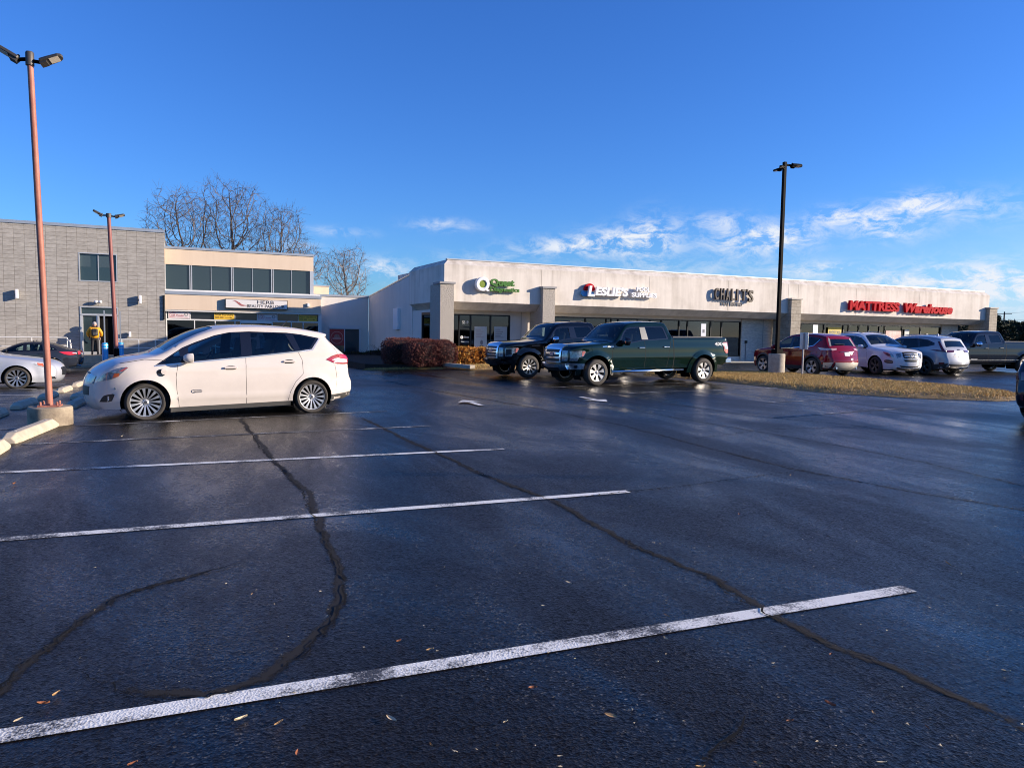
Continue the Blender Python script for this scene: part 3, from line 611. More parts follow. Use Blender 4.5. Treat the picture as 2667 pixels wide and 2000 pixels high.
hb = frame_root('hose_bib', 30.13, 32.35, 'dark outlet box on the block wall left of third pillar', 'outlet'); fb(hb, 'cover', box(30.05, 30.2, 32.28, 32.35, 1.08, 1.24), m_bronze); fb(hb, 'conduit', box(30.11, 30.14, 32.3, 32.35, .1, 1.08), m_grey)
sc = frame_root('side_wall_box', 11.3, 39.2, 'slim white box standing out from the side wall', 'wall light'); fb(sc, 'housing', box(11.2, 11.38, 38.6, 39.5, 1.55, 2.72), m_wsign, bevel=.02)  # plain upright white box on the side wall
# ------------------------------------------------------------------ office building (grey block) and cream building
gb = frame_root('office_building', -6, 50, 'two storey grey block office with flat roof at far left', 'building', z=-.62)
mb = MB(); W0, W1, F_ = -4.38, -2.57, 45.15  # wall, window and door numbers scaled about the camera eye onto this nearer plane
mb.box(-16, W0, F_, 58, -.7, 6.70); mb.box(W0, W1, F_+.25, 58, -.7, 6.70); mb.box(W1, -.255, F_, 58, -.7, 6.70)
mb.box(W0, W1, F_, F_+.25, -.7, -.06); mb.box(W0, W1, F_, F_+.25, 2.53, 3.865); mb.box(W0, W1, F_, F_+.25, 5.385, 6.70)
fb(gb, 'wall', mb, m_brick)
fb(gb, 'parapet_cap', box(-16.05, -.215, F_-.05, 58.05, 6.70, 6.86), m_flash)
wf = MB(); wf.box(W0, W0+.05, F_-.015, F_+.24, 3.865, 5.385); wf.box(W1-.05, W1, F_-.015, F_+.2, 3.865, 5.385); wf.box(W0+.05, W1-.05, F_-.015, F_+.2, 3.865, 3.915); wf.box(W0+.05, W1-.05, F_-.015, F_+.2, 5.335, 5.385); wf.box(-3.495, -3.455, F_+.1, F_+.2, 3.915, 5.335)
m_up = mat('slate_glass', (.028, .045, .052), .06, spec=.7); m_up2 = mat('slate_blind', (.055, .08, .088), .25, spec=.6)
w = fb(gb, 'window', wf, m_alum); mb = MB(); mb.box(W0+.05, -3.495, F_+.14, F_+.18, 3.915, 5.335); mb.box(-3.455, W1-.05, F_+.14, F_+.18, 3.915, 5.335); fb(w, 'pane', mb, m_up)
fb(w, 'blind', box(W0+.05, -3.84, F_+.13, F_+.138, 4.64, 5.335), m_up2); fb(w, 'blind', box(-3.44, -2.95, F_+.13, F_+.138, 4.64, 5.335), m_up2)
df = MB()
for a, b in ((W0, W0+.08), (-3.56, -3.48), (W1-.08, W1)): df.box(a, b, F_-.03, F_+.2, -.06, 2.08)
df.box(W0, W1, F_-.03, F_+.2, 2.04, 2.14); df.box(W0, W0+.07, F_-.03, F_+.2, 2.14, 2.53); df.box(W1-.07, W1, F_-.03, F_+.2, 2.14, 2.53); df.box(W0+.07, W1-.07, F_-.03, F_+.2, 2.47, 2.53)
df.box(W0+.08, -3.56, F_, F_+.16, -.06, .10); df.box(W0+.08, W0+.14, F_, F_+.16, .1, 2.04); df.box(-3.62, -3.56, F_, F_+.16, .1, 2.04)
d_ = fb(gb, 'entrance_door', df, m_alum); fb(d_, 'door_pane', box(W0+.14, -3.62, F_+.1, F_+.12, .1, 2.04), m_up); fb(d_, 'transom_pane', box(W0+.07, W1-.07, F_+.1, F_+.12, 2.14, 2.47), m_up); fb(d_, 'door_opening', box(-3.48, W1-.08, F_+.19, F_+.22, -.06, 2.04), well)
fb(gb, 'downpipe', MB().tube([(-.31, F_-.06, 3.25), (-.31, F_-.06, 1.9)], .05, 8), m_bronze)
def wall_light(d, z0, z1, label):
    r = frame_root('wall_light', d, F_, label, 'wall light', 'lights on the grey block wall'); fb(r, 'housing', box(d-.06, d+.06, F_-.3, F_-.08, z0, z1), m_wsign, bevel=.02); fb(r, 'bracket', box(d-.03, d+.03, F_-.08, F_, (z0+z1)/2-.05, (z0+z1)/2+.05), m_bronze)
wall_light(-7.15, 2.84, 3.31, 'white box light high on grey wall left of the window'); wall_light(-1.48, 2.75, 3.21, 'white box light high on grey wall right of the window'); wall_light(-2.02, .91, 1.2, 'small white box light low on the wall beside the railing')
r = frame_root('flood_light', -3.52, F_, 'small white twin floodlight above the office door', 'floodlight')
for x in (-3.6, -3.4): fb(r, 'lamp_head', MB().ball((x, F_-.2, 2.78), (.09, .12, .08)), m_wsign, smooth=60)
fb(r, 'mount', box(-3.54, -3.46, F_-.15, F_, 2.74, 2.82), m_wsign)

cb = frame_root('cream_building', 4, 50, 'two storey cream stucco shop building with dark window band', 'building', z=-.62)
C0, C1 = -.25, 8.02
mb = MB(); mb.box(C0, C1, 46, 57, 5.06, 5.94); mb.box(C0, C1, 46.12, 57, 3.4, 5.06); mb.box(C0, C1, 46.12, 57, -.7, 3.4); fb(cb, 'upper_wall', mb, m_cream)
fb(cb, 'roof_cap', box(C0-.02, C1+.04, 45.95, 57.05, 5.94, 6.07), m_flash)
wf = MB(); wf.box(C0, C0+.05, 45.99, 46.12, 3.6, 5.06); wf.box(7.8, C1, 45.97, 46.12, 3.6, 5.06); wf.box(C0+.05, 7.8, 45.99, 46.12, 3.6, 3.65)
for x, w_ in ((1.10, .07), (3.34, .07), (5.60, .07)): wf.box(x-w_, x-w_*.3, 46.02, 46.11, 3.65, 5.06); wf.box(x+w_*.3, x+w_, 46.02, 46.11, 3.65, 5.06)
for x in (2.19, 4.46, 6.72): wf.box(x-.012, x+.012, 46.05, 46.11, 3.65, 5.06)
w = fb(cb, 'window_band', wf, m_alum)
edges = [C0+.05, 1.10, 2.19, 3.34, 4.46, 5.60, 6.72, 7.8]
for a, b in zip(edges[:-1], edges[1:]): fb(w, 'pane', box(a+.005, b-.005, 46.085, 46.11, 3.65, 5.06), m_up)
cn = fb(cb, 'canopy', box(C0, 8.31, 45.2, 46.1, 2.47, 3.34), m_cream)
fb(cn, 'canopy_ledge', box(C0-.03, 8.35, 45.15, 46.1, 3.34, 3.52), m_flash); fb(cn, 'canopy_edge', box(C0, 8.28, 45.23, 45.9, 2.39, 2.47), m_wframe); fb(cn, 'ledge_top', box(C0, 8.3, 45.35, 46.11, 3.52, 3.6), m_wframe)
sf = MB(); sf.box(C0+.02, 8.2, 45.46, 45.6, 1.89, 1.97); sf.box(C0+.02, C0+.08, 45.45, 45.6, -.62, 2.39); sf.box(8.2, 8.4, 45.45, 45.62, -.62, 2.39)
for x in (1.25, 2.35, 3.42, 3.72, 5.5, 6.6, 7.3): sf.box(x-.025, x+.025, 45.47, 45.59, -.5, 1.89)
sf.box(3.72, 5.5, 45.44, 45.6, 1.80, 1.92)
for x in (1.04, 2.30, 3.42, 4.65, 5.8, 7.02): sf.box(x-.015, x+.015, 45.48, 45.59, 1.97, 2.39)
fb(cb, 'shopfront_frame', sf, m_wframe)
fb(cb, 'shop_pane', box(C0+.08, 8.2, 45.53, 45.545, -.5, 1.89), gl_shop); fb(cb, 'transom_pane', box(C0+.08, 8.2, 45.53, 45.56, 1.97, 2.39), mat('transom_glass', (.018, .02, .024), .12, spec=.6))
fb(cb, 'interior', MB().box(C0, 8.2, 46.09, 46.118, -.6, 2.4).box(.3, .9, 45.8, 46.05, .3, 1.6).box(1.6, 2.1, 45.8, 46.05, -.4, 1.3), mat('shop_back', (.10, .115, .11), .8, noise=.8, nscale=1.5))
fb(cb, 'white_counter', MB().box(1.3, 2.3, 45.7, 45.95, -.5, .9), m_wframe)
fb(cb, 'roof_vent', box(2.1, 2.55, 49, 49.6, 5.9, 6.36), m_wsign)
r = frame_root('canopy_light', 7.6, 45.2, 'tiny white fitting on the canopy right of the parlour sign', 'wall light'); fb(r, 'housing', box(7.5, 7.62, 45.08, 45.2, 2.85, 3.05), m_wsign)

sg = frame_root('parlour_sign', 4.6, 45.1, 'white box sign lettered HERB BEAUTY PARLOUR with a pink swoosh', 'sign', z=2.6)
fb(sg, 'cabinet', box(2.87, 6.33, 44.98, 45.2, 2.63, 3.17), m_bronze); fb(sg, 'face_panel', box(2.90, 6.30, 44.972, 44.98, 2.665, 3.145), mat('sign_face', (.74, .70, .66), .35))
m_txt = mat('sign_black', (.03, .025, .03), .5)
fb(sg, 'first_line', text_mesh('HERB', 4.62, 5.55, 2.93, 3.12, 44.97, .006, .004), m_txt); fb(sg, 'second_line', text_mesh('BEAUTY PARLOUR', 4.05, 6.15, 2.70, 2.88, 44.97, .006, .003), m_txt)
mb = MB()
for k in range(4): mb.tube([(3.25+.5*u+.12*k, 44.966, 3.08-.26*u-.03*k+.05*math.sin(5*u+k)) for u in np.linspace(0, 1, 8)], [.004+.022*math.sin(PI*u) for u in np.linspace(0, 1, 8)], 5)
for v in range(len(mb.v)): mb.v[v] = (mb.v[v][0], 44.968+(mb.v[v][1]-44.968)*.1, mb.v[v][2])
fb(sg, 'swoosh', mb, mat('swoosh_pink', (.50, .17, .16), .5, noise=.4))
m_pinkt = mat('banner_red', (.42, .08, .09), .5); m_banner = mat('banner_white', (.74, .66, .64), .5); m_yel2 = mat('banner_yellow', (.80, .50, .05), .45); m_brt = mat('banner_brown', (.20, .10, .01), .5)
def craft(d0, d1, z0, z1, label):
    r = frame_root('window_banner', d0, 45.4, label, 'banner'); fb(r, 'sheet', box(d0, d1, 45.43, 45.445, z0, z1), m_banner); w = d1-d0; h = z1-z0
    fb(r, 'first_line', text_mesh('Indian', d0+.04*w, d0+.36*w, z0+.68*h, z0+.95*h, 45.428, .004), m_pinkt); fb(r, 'second_line', text_mesh('Craft House', d0+.04*w, d0+.72*w, z0+.33*h, z0+.62*h, 45.428, .004, .01), m_pinkt)
    fb(r, 'third_line', MB().box(d0+.04*w, d0+.34*w, 45.425, 45.43, z0+.12*h, z0+.2*h).box(d0+.38*w, d0+.93*w, 45.425, 45.43, z0+.12*h, z0+.2*h), m_pinkt)
    mb = MB(); mb.lathe([(.05, 45.424), (.105, 45.424), (.105, 45.43), (.05, 45.43)], 20, (d0+.84*w, 0, z0+.60*h), 'y', True); fb(r, 'emblem', mb, m_grey)
def yellow(d0, d1, z0, z1, label):
    r = frame_root('window_banner', d0, 45.4, label, 'banner'); fb(r, 'sheet', box(d0, d1, 45.43, 45.445, z0, z1), m_yel2); w = d1-d0; h = z1-z0
    fb(r, 'first_line', text_mesh('New Hartford', d0+.05*w, d0+.94*w, z0+.56*h, z0+.90*h, 45.428, .004), m_brt); fb(r, 'second_line', MB().box(d0+.05*w, d0+.25*w, 45.425, 45.43, z0+.22*h, z0+.4*h).box(d0+.28*w, d0+.46*w, 45.425, 45.43, z0+.22*h, z0+.4*h), m_brt)
    mb = MB(); mb.prism([(d0+.52*w, z0+.25*h), (d0+.8*w, z0+.25*h), (d0+.8*w, z0+.18*h), (d0+.93*w, z0+.29*h), (d0+.8*w, z0+.40*h), (d0+.8*w, z0+.32*h), (d0+.52*w, z0+.32*h)], 45.424, 45.43, 'y'); fb(r, 'arrow', mb, m_brt)
craft(-.10, 1.0, 1.99, 2.38, 'white and red craft house banner at left end of the shopfront'); yellow(2.30, 3.38, 1.98, 2.36, 'yellow arrow banner in the sun left of the shop door'); craft(4.66, 5.76, 1.98, 2.34, 'pale craft house banner in shade under the parlour sign'); yellow(7.03, 8.1, 1.98, 2.32, 'yellow arrow banner in shade at right end of the shopfront')

wb = frame_root('link_building', 9.5, 47, 'low plain white link wall between cream shop and strip mall', 'building', z=-.5)
fb(wb, 'wall', MB().box(8.03, 8.96, 46.2, 52, -.7, 3.56).box(8.96, 10.99, 46.2, 52, 1.77, 3.56).box(10.99, 11.5, 46.2, 52, -.7, 3.56).box(8.96, 10.99, 46.4, 52, -.7, 1.77), m_white)
fb(wb, 'wall_coping', box(8.03, 11.54, 46.14, 52, 3.56, 3.68), m_flash); fb(wb, 'rear_block', box(8.2, 9.55, 49, 52, 3.68, 4.33), m_cream); fb(wb, 'block_coping', box(8.2, 9.6, 48.95, 52, 4.33, 4.41), m_flash)
df = MB(); df.box(8.96, 9.02, 46.17, 46.4, -.6, 1.6); df.box(10.9, 10.99, 46.17, 46.4, -.6, 1.6); df.box(8.96, 10.99, 46.17, 46.4, 1.55, 1.77); df.box(9.95, 10.0, 46.2, 46.4, -.6, 1.55)
d_ = fb(wb, 'shop_door', df, mat('pale_grey_frame', (.60, .60, .60), .6)); fb(d_, 'pane', box(10.0, 10.9, 46.3, 46.32, -.6, 1.55), m_up)  # door frame in one even pale grey
sg = frame_root('door_poster', 9.5, 46.2, 'red round emblem poster on the white link wall doorway', 'poster')
fb(sg, 'sheet', box(9.02, 9.95, 46.22, 46.24, -.5, 1.53), mat('poster_crimson', (.52, .045, .035), .5)); fb(sg, 'emblem_ring', MB().lathe([(.36, 46.21), (.39, 46.21), (.39, 46.218), (.36, 46.218)], 32, (9.49, 0, 1.0), 'y', True), mat('ring_pink', (.75, .33, .28), .5))
fb(sg, 'emblem_centre', MB().lathe([(.001, 46.212), (.17, 46.212), (.17, 46.219), (.001, 46.219)], 24, (9.49, 0, 1.05), 'y'), mat('emblem_pale', (.66, .26, .20), .5, noise=.5, nscale=9)); fb(sg, 'emblem_text', box(9.22, 9.76, 46.208, 46.212, .9, .99), MATS['ring_pink'])
fb(sg, 'photo_print', box(9.3, 9.94, 46.212, 46.219, -.5, .5), mat('poster_tan', (.42, .22, .10), .6, noise=.7, nscale=4))

# entrance platform, steps, rails
m_step = mat('step_concrete', (.55, .42, .28), .85, noise=.3, nscale=5)
pf = frame_root('entrance_steps', -5, 45, 'broad beige concrete steps below the office door', 'steps', z=-.62)
fb(pf, 'landing', box(-9.2, -2.3, 43.7, 45.15, -.7, -.06), m_step); fb(pf, 'step', box(-6.5, -2.3, 43.3, 43.7, -.7, -.2), m_step); fb(pf, 'step', box(-6.5, -2.3, 42.9, 43.3, -.7, -.35), m_step); fb(pf, 'step', box(-6.5, -2.3, 42.5, 42.9, -.7, -.49), m_step)
lw = frame_root('low_wall', -2, 44.4, 'short white ramp wall beside the blue bollards', 'wall', z=-.62); fb(lw, 'block', box(-2.3, 4.2, 43.4, 43.6, -.7, -.08), m_wframe)
m_rail = mat('rail_white', (.66, .64, .60), .45)
def railing(ps, zs, label, posts):
    r = frame_root('handrail', ps[0][0], ps[0][1], label, 'railing', 'white tube railings')
    fb(r, 'top_rail', MB().tube([(d, D, zs[0]+s) for d, D, s in ps], .03, 8), m_rail); fb(r, 'middle_rail', MB().tube([(d, D, zs[1]+s) for d, D, s in ps], .025, 8), m_rail)
    for d, D, s in posts: fb(r, 'post', MB().tube([(d, D, -.1+min(s, 0)), (d, D, zs[0]+s)], .028, 8), m_rail)
railing([(-10, 43.8, 0), (-4.85, 43.8, 0)], (.86, .42), 'white railing left of the office door behind the dark sedan', [(-9.3, 43.8, 0), (-7.85, 43.8, 0), (-6.4, 43.8, 0), (-4.85, 43.8, 0)])
railing([(-4.8, 43.8, -.05), (-4.55, 42.6, -.25)], (.8, .35), 'short sloping stair rail at left of the steps', [(-4.7, 43.6, -.05), (-4.55, 42.6, -.3)])
railing([(-2.6, 43.5, 0), (-.75, 43.5, 0), (3.6, 43.5, -.5)], (.80, .36), 'long white ramp railing right of the office door', [(-2.35, 43.5, 0), (-1.55, 43.5, 0), (-.75, 43.5, 0), (.6, 43.5, -.16), (2, 43.5, -.32), (3.5, 43.5, -.5)])

# ------------------------------------------------------------------ lamp posts
m_rust = mat('pole_red_brown', (.43, .175, .115), .6, noise=.35, nscale=7, col2=(.25, .075, .045), bump=.15, bscale=30, stretch=(1, 1, .35))
m_rust2 = mat('pole_maroon', (.27, .085, .07), .55, noise=.25, nscale=2)
m_dkmetal = mat('lamp_black', (.004, .0035, .0035), .6, 0, .06)
m_lampg = mat('lamp_grey', (.085, .075, .065), .5, .4)
m_lens = mat('lamp_lens', (.72, .62, .48), .3)
def lamp_head(root, base, ang, tilt, s=1., m=m_lampg, roll=0.):
    T = Matrix.Translation(base) @ Matrix.Rotation(ang, 4, 'Z') @ Matrix.Rotation(-tilt, 4, 'Y') @ Matrix.Rotation(roll, 4, 'X')
    def put(name, mb, mm, par, **k):
        mb.v = [tuple(T @ (Vector(v)*s)) for v in mb.v]; return mb.build(name, mm, par, **k)
    o = [(0, -.07), (.02, -.085), (.14, -.085), (.33, -.075), (.385, -.045), (.40, 0), (.385, .045), (.33, .075), (.14, .085), (.02, .085), (0, .07)]
    h = put('lamp_head', MB().prism(o, -.03, .03, 'z'), m, root, bevel=.01)
    put('lens', MB().box(.17, .33, -.06, .06, -.036, -.029), m_lens, h); put('driver_box', MB().box(.0, .12, -.055, .055, -.075, -.03), m, h); put('photocell', MB().lathe([(.025, .03), (.025, .07), (.015, .08)], 10, (.05, 0, 0)), m_dkmetal, h)
def lamp_post(name, x, y, top, r0, r1, label, mp, base_r, base_h, mb_base, heads, lean=(0, 0), sleeve=0, square=False, mhead=m_lampg, pm=None):
    z0 = zg(x, y)+(pm or 0); r = empty(name, (x, y, z0), 0, label, 'lamp post')
    n = 28
    prof = [(base_r, -.05), (base_r, base_h-.02), (base_r-.02, base_h)]
    b = MB().lathe(prof, n).build('concrete_base', mb_base, r, smooth=40); H = top-z0
    P = lambda z: Vector((lean[0]*z/H, lean[1]*z/H, z))
    if square:
        mb = MB(); a = r0
        mb.add([(s*a+P(z).x, t*a+P(z).y, z) for z in (base_h, H) for s, t in ((-1, -1), (1, -1), (1, 1), (-1, 1))], [(0, 3, 2, 1), (4, 5, 6, 7), (0, 1, 5, 4), (1, 2, 6, 5), (2, 3, 7, 6), (3, 0, 4, 7)]); mb.build('pole', mp, r, bevel=.008)
        MB().box(-.15, .15, -.15, .15, base_h, base_h+.17).build('base_cover', mp, r, bevel=.01)
    else:
        MB().tube([P(base_h), P(H)], [r0, r1], 20).build('pole', mp, r, smooth=40)
        mb = MB().box(-.14, .14, -.14, .14, base_h, base_h+.02); mb.build('base_plate', mp, r)
        for s, t in ((1, 1), (1, -1), (-1, 1), (-1, -1)): MB().lathe([(.017, base_h+.02), (.017, base_h+.06), (.012, base_h+.075)], 8, (s*.105, t*.105, 0)).build('anchor_bolt', mp, r)
        MB().lathe([(r1*1.45, H-.16), (r1*1.45, H+.01), (r1*1.2, H+.03)], 18, (lean[0], lean[1], 0)).build('collar', mhead, r, smooth=40)
    if sleeve: MB().tube([P(base_h+.001), P(sleeve)], r0*1.25, 18).build('sleeve', m_dkmetal, r, smooth=40)
    for (ang, alen, az_, tilt, s, roll) in heads:
        p0 = P(H)+Vector((0, 0, az_)); p1 = p0+Vector((math.cos(ang)*alen, math.sin(ang)*alen, .0 if square else -.02))
        MB().tube([p0, p1], .033*s, 10).build('arm', m_dkmetal if not square else mp, r, smooth=40); lamp_head(r, p1-Vector((math.cos(ang)*.03, math.sin(ang)*.03, 0)), ang, tilt, s, mhead, roll)
    return r
lamp_post('lamp_post', -2.17, 12.45, 5.30, .047, .038, 'tall rust red lamp post on round concrete base, nearest at left', m_rust, .29, .27, m_conc2, [(R(-12), .17, -.09, R(22), .78, R(-28)), (R(168), .17, -.07, R(30), .8, R(20))], lean=(-.13, .02))
lamp_post('lamp_post', -4.02, 39, 6.70, .10, .08, 'far maroon lamp post beside the blue bollards and office door', m_rust2, .25, .1, m_conc, [(R(4), .28, -.08, R(16), 1.1, R(-25)), (R(184), .28, -.06, R(28), 1.1, R(15))], lean=(-.22, 0), sleeve=1.05)
lamp_post('lamp_post', 19.75, 21.4, 7.92, .058, .058, 'black square lamp post on tall concrete base in the grass island', m_dkmetal, .30, .74, m_conc, [(R(-5), .32, -.1, R(2), 1.2, R(-15)), (R(85), .25, -.2, R(0), 1.0, 0), (R(205), .10, -.22, R(2), .8, 0)], square=True, mhead=m_dkmetal, pm=.1)

lamp_post('lamp_post', 21.0, -1.35, 7.9, .075, .075, 'black square lamp post standing right of the frame, its shadow crossing the asphalt', m_dkmetal, .30, .74, m_conc, [(R(175), .32, -.1, R(2), 1.2, -R(15))], square=True, mhead=m_dkmetal)

# bollards, island sign, wheel stops
m_blue = mat('bollard_blue', (.02, .42, .82), .35, coat=.4, noise=.2, nscale=6)
def bollard(x, y, label):
    z = zg(x, y); r = empty('bollard', (x, y, z), 0, label, 'bollard', 'blue bollards with steel sign posts')
    MB().lathe([(.135, -.02), (.135, 1.24), (.12, 1.29), (.06, 1.31)], 22).build('sleeve', m_blue, r, smooth=40)
    for h in (1.03, 1.18): MB().lathe([(.137, h), (.139, h+.005), (.139, h+.03), (.137, h+.035)], 22).build('band', mat('band_white', (.6, .65, .7), .5), r, smooth=60)
    MB().box(-.028, .028, -.02, .02, 1.31, 2.85).build('sign_post', m_flash, r)
bollard(-4.60, 39.7, 'blue bollard with steel post left of the maroon lamp post'); bollard(-4.05, 40.9, 'blue bollard partly behind the maroon lamp post')
r = empty('parking_sign', (19.95, 20.3, .12), R(96), 'small white sign on a thin post seen nearly edge on by the island', 'sign'); MB().box(-.025, .025, -.02, .02, -.05, 1.5).build('post', m_grey, r); MB().box(-.18, .18, -.028, -.02, .92, 1.52).build('sign_plate', m_flash, r)
r = empty('parking_sign', (24.6, 24.4, 0), R(5), 'white sign on a short post behind the red car roof', 'sign'); MB().box(-.025, .025, -.02, .02, 0, 2.0).build('post', m_grey, r); MB().box(-.15, .15, -.03, -.02, 1.55, 2.02).build('sign_plate', m_wsign, r)
r = empty('parking_sign', (20.3, 26.6, 0), 0, 'small white notice seen above the green truck bed', 'sign'); MB().box(-.025, .025, -.02, .02, 0, 1.95).build('post', m_grey, r); p = MB().box(-.13, .13, -.03, -.02, 1.45, 2.0).build('sign_plate', m_wsign, r); MB().box(-.05, .06, -.035, -.03, 1.6, 1.75).build('symbol', m_print, p)
m_stop = mat('wheel_stop_concrete', (.60, .50, .36), .85, noise=.3, nscale=5, bump=.35, bscale=45, bdist=.008)
def stop_mesh():
    mb = MB(); L = .88
    sec = [(-.11, 0), (-.11, .055), (-.055, .125), (.055, .125), (.11, .055), (.11, 0)]
    vs = []
    for y, k in ((-L, .62), (-L+.16, 1), (L-.16, 1), (L, .62)): vs += [(x*(.55+.45*k), y, z*k) for x, z in sec]
    mb.add(vs, [tuple(range(6)), tuple(range(23, 17, -1))]+[(k*6+i, k*6+(i+1) % 6, k*6+6+(i+1) % 6, k*6+6+i) for k in range(3) for i in range(6)])
    return mb
st = stop_mesh().build('wheel_stop', m_stop, bevel=.012)
for sx in (-.6, .6): MB().lathe([(.02, .120), (.02, .129), (.008, .132)], 8, (0, sx, 0)).build('steel_pin', m_grey, st)
SP = [(-2.27, 9.32, .01, 'wheel stop at left edge nearest the camera, cut off by the frame'), (-2.2, 11.35, -.10, 'wheel stop touching the round base of the rust red lamp post'), (-2.32, 13.95, .05, 'wheel stop directly behind the round lamp post base'),
      (-2.42, 16.5, .03, 'wheel stop in front of the white hatchback bumper'), (-2.75, 19.3, 0, 'wheel stop behind the nose of the white hatchback'), (-3.2, 13.75, .04, 'far row wheel stop nearest the left edge of the photo'), (-3.3, 16.55, .03, 'far row wheel stop second from the left edge'),
      (-3.38, 19.25, .03, 'far row wheel stop crossed by the rust red pole'), (-3.52, 22.15, .04, 'far row wheel stop just right of the rust red pole'), (-3.66, 25.15, .05, 'far row wheel stop second from the far end'), (-3.82, 28.1, .05, 'far row wheel stop at the far end near the car nose')]
for i, (x, y, a, lab) in enumerate(SP):
    o = st if i == 0 else copy_tree(st); o.location = (x, y, zg(x, y)); o.rotation_euler = (math.atan(zg(x, y+.5)-zg(x, y-.5)), 0, a); props(o, lab, 'wheel stop', 'concrete wheel stops')

# ------------------------------------------------------------------ vegetation
m_bark = mat('bark', (.085, .065, .055), .9, noise=.4, nscale=3)
m_twig = mat('twigs', (.15, .125, .108), .9, spec=.1)
def bare_tree(name, x, y, z, crown, fork, label, seed=1, n_att=900, step=.30, twm=None, rtip=.0100, lean=0.):
    """a bare crown grown towards points spread through an ellipsoid (centre height, half width, half depth, half height)"""
    rg = np.random.default_rng(seed); hc, rx, ry, rz = crown; r = empty(name, (x, y, z), 0, label, 'tree')
    A = rg.normal(size=(n_att*3, 3)); A /= np.linalg.norm(A, axis=1)[:, None]; A *= rg.uniform(.12, 1, (len(A), 1))**(1/2.2); A *= (1+.16*np.sin(5*A[:, :1]+seed)*np.cos(4*A[:, 1:2])); A = A[:n_att]*[rx, ry, rz]+[lean, 0, hc]
    P = [np.array([0, 0, 0.])]; par = [-1]
    while P[-1][2] < fork: P.append(P[-1]+np.array([rg.normal(0, .03)+lean*.02, rg.normal(0, .03), step])); par.append(len(P)-2)
    alive = np.ones(len(A), bool); D = np.full(len(A), 1e9); near = np.zeros(len(A), int)
    def upd(k0):
        for k in range(k0, len(P)):
            d = np.linalg.norm(A-P[k], axis=1); m = d < D; D[m] = d[m]; near[m] = k
    upd(0); kids_n = {}
    for it in range(70):
        grow = {}
        for i in np.nonzero(alive)[0]:
            if D[i] < (4.5 if it > 2 else 99): grow.setdefault(near[i], []).append(i)
        if not grow: break
        k0 = len(P)
        for k, ii in grow.items():
            if len(kids_n.setdefault(k, [])) >= 3: alive[ii] = False; continue
            kids_n[k].append(1); v = A[ii]-P[k]; v /= np.linalg.norm(v, axis=1)[:, None]; d = v.sum(0)
            pv = P[k]-P[par[k]] if par[k] >= 0 else np.array([0, 0, 1.]); d = d/np.linalg.norm(d)+.45*pv/np.linalg.norm(pv)+rg.normal(0, .16, 3); d /= np.linalg.norm(d)
            P.append(P[k]+d*step*rg.uniform(.85, 1.15)); par.append(k)
        upd(k0); alive &= D > step*1.05
        if len(P) > 5200: break
    n = len(P); rad = np.zeros(n); kids = [[] for _ in range(n)]
    for k in range(n-1, 0, -1): kids[par[k]].append(k)
    for k in range(n-1, -1, -1): rad[k] = (rtip**2.6+sum(rad[c]**2.6 for c in kids[k]))**(1/2.6) if kids[k] else rtip
    tk = MB(); cr = MB(); stack = [(0, [0])]
    while stack:
        k, ch = stack.pop()
        while True:
            cs = sorted(kids[ch[-1]], key=lambda c: -rad[c])
            for c in cs[1:]: stack.append((c, [ch[-1], c]))
            if not cs: break
            ch.append(cs[0])
        if len(ch) > 1:
            rr_ = [min(rad[c], rad[ch[1]]) for c in ch]; (tk if rr_[0] > .055 else cr).tube([P[c] for c in ch], rr_, 7 if rr_[0] > .055 else 3, cap=False)
    for k in range(21, n):
        if rad[k] > rtip*3.2: continue
        for q in range(rg.integers(4, 7) if rad[k] < rtip*1.3 else rg.integers(1, 3)):
            d = P[k]-P[par[k]]; d = d/np.linalg.norm(d)+rg.normal(0, .55, 3); d /= np.linalg.norm(d); l = rg.uniform(.3, .85); m = P[k]+d*l*.5+rg.normal(0, .03, 3)
            cr.tube([P[k], m, m+(d+rg.normal(0, .25, 3))*l*.5], [rtip*.75, rtip*.65, rtip*.5], 3, cap=False)
    tk.build('trunk', m_bark, r, smooth=60, fixn=False); cr.build('crown', twm or m_twig, r, smooth=60, fixn=False); return r
TAN = mat('twigs_tan', (.24, .18, .135), .9)
bare_tree('bare_tree', -1.5, 60, -.6, (9.4, 2.6, 2.4, 3.0), 4.6, 'bare tree behind the roof, leftmost of the three big crowns', 11, lean=-.3)
bare_tree('bare_tree', 1.8, 61, -.6, (9.9, 2.7, 2.6, 3.6), 4.9, 'tallest bare tree rising behind the cream roof in the middle', 23, 1200)
bare_tree('bare_tree', 4.7, 59.5, -.6, (8.9, 1.9, 2.0, 2.9), 4.8, 'bare tree leaning right behind the cream roof', 37, lean=.6)
bare_tree('bare_tree', 11.4, 66, -.4, (6.6, 2.0, 2.0, 2.7), 3.0, 'rounded bare tree above the white link wall', 5, 1000, twm=TAN)
bare_tree('bare_tree', 8.6, 75, -.4, (8.2, 2.4, 2.4, 2.2), 4.0, 'faint tops of a bare tree just over right end of cream roof', 9, 600, twm=TAN)
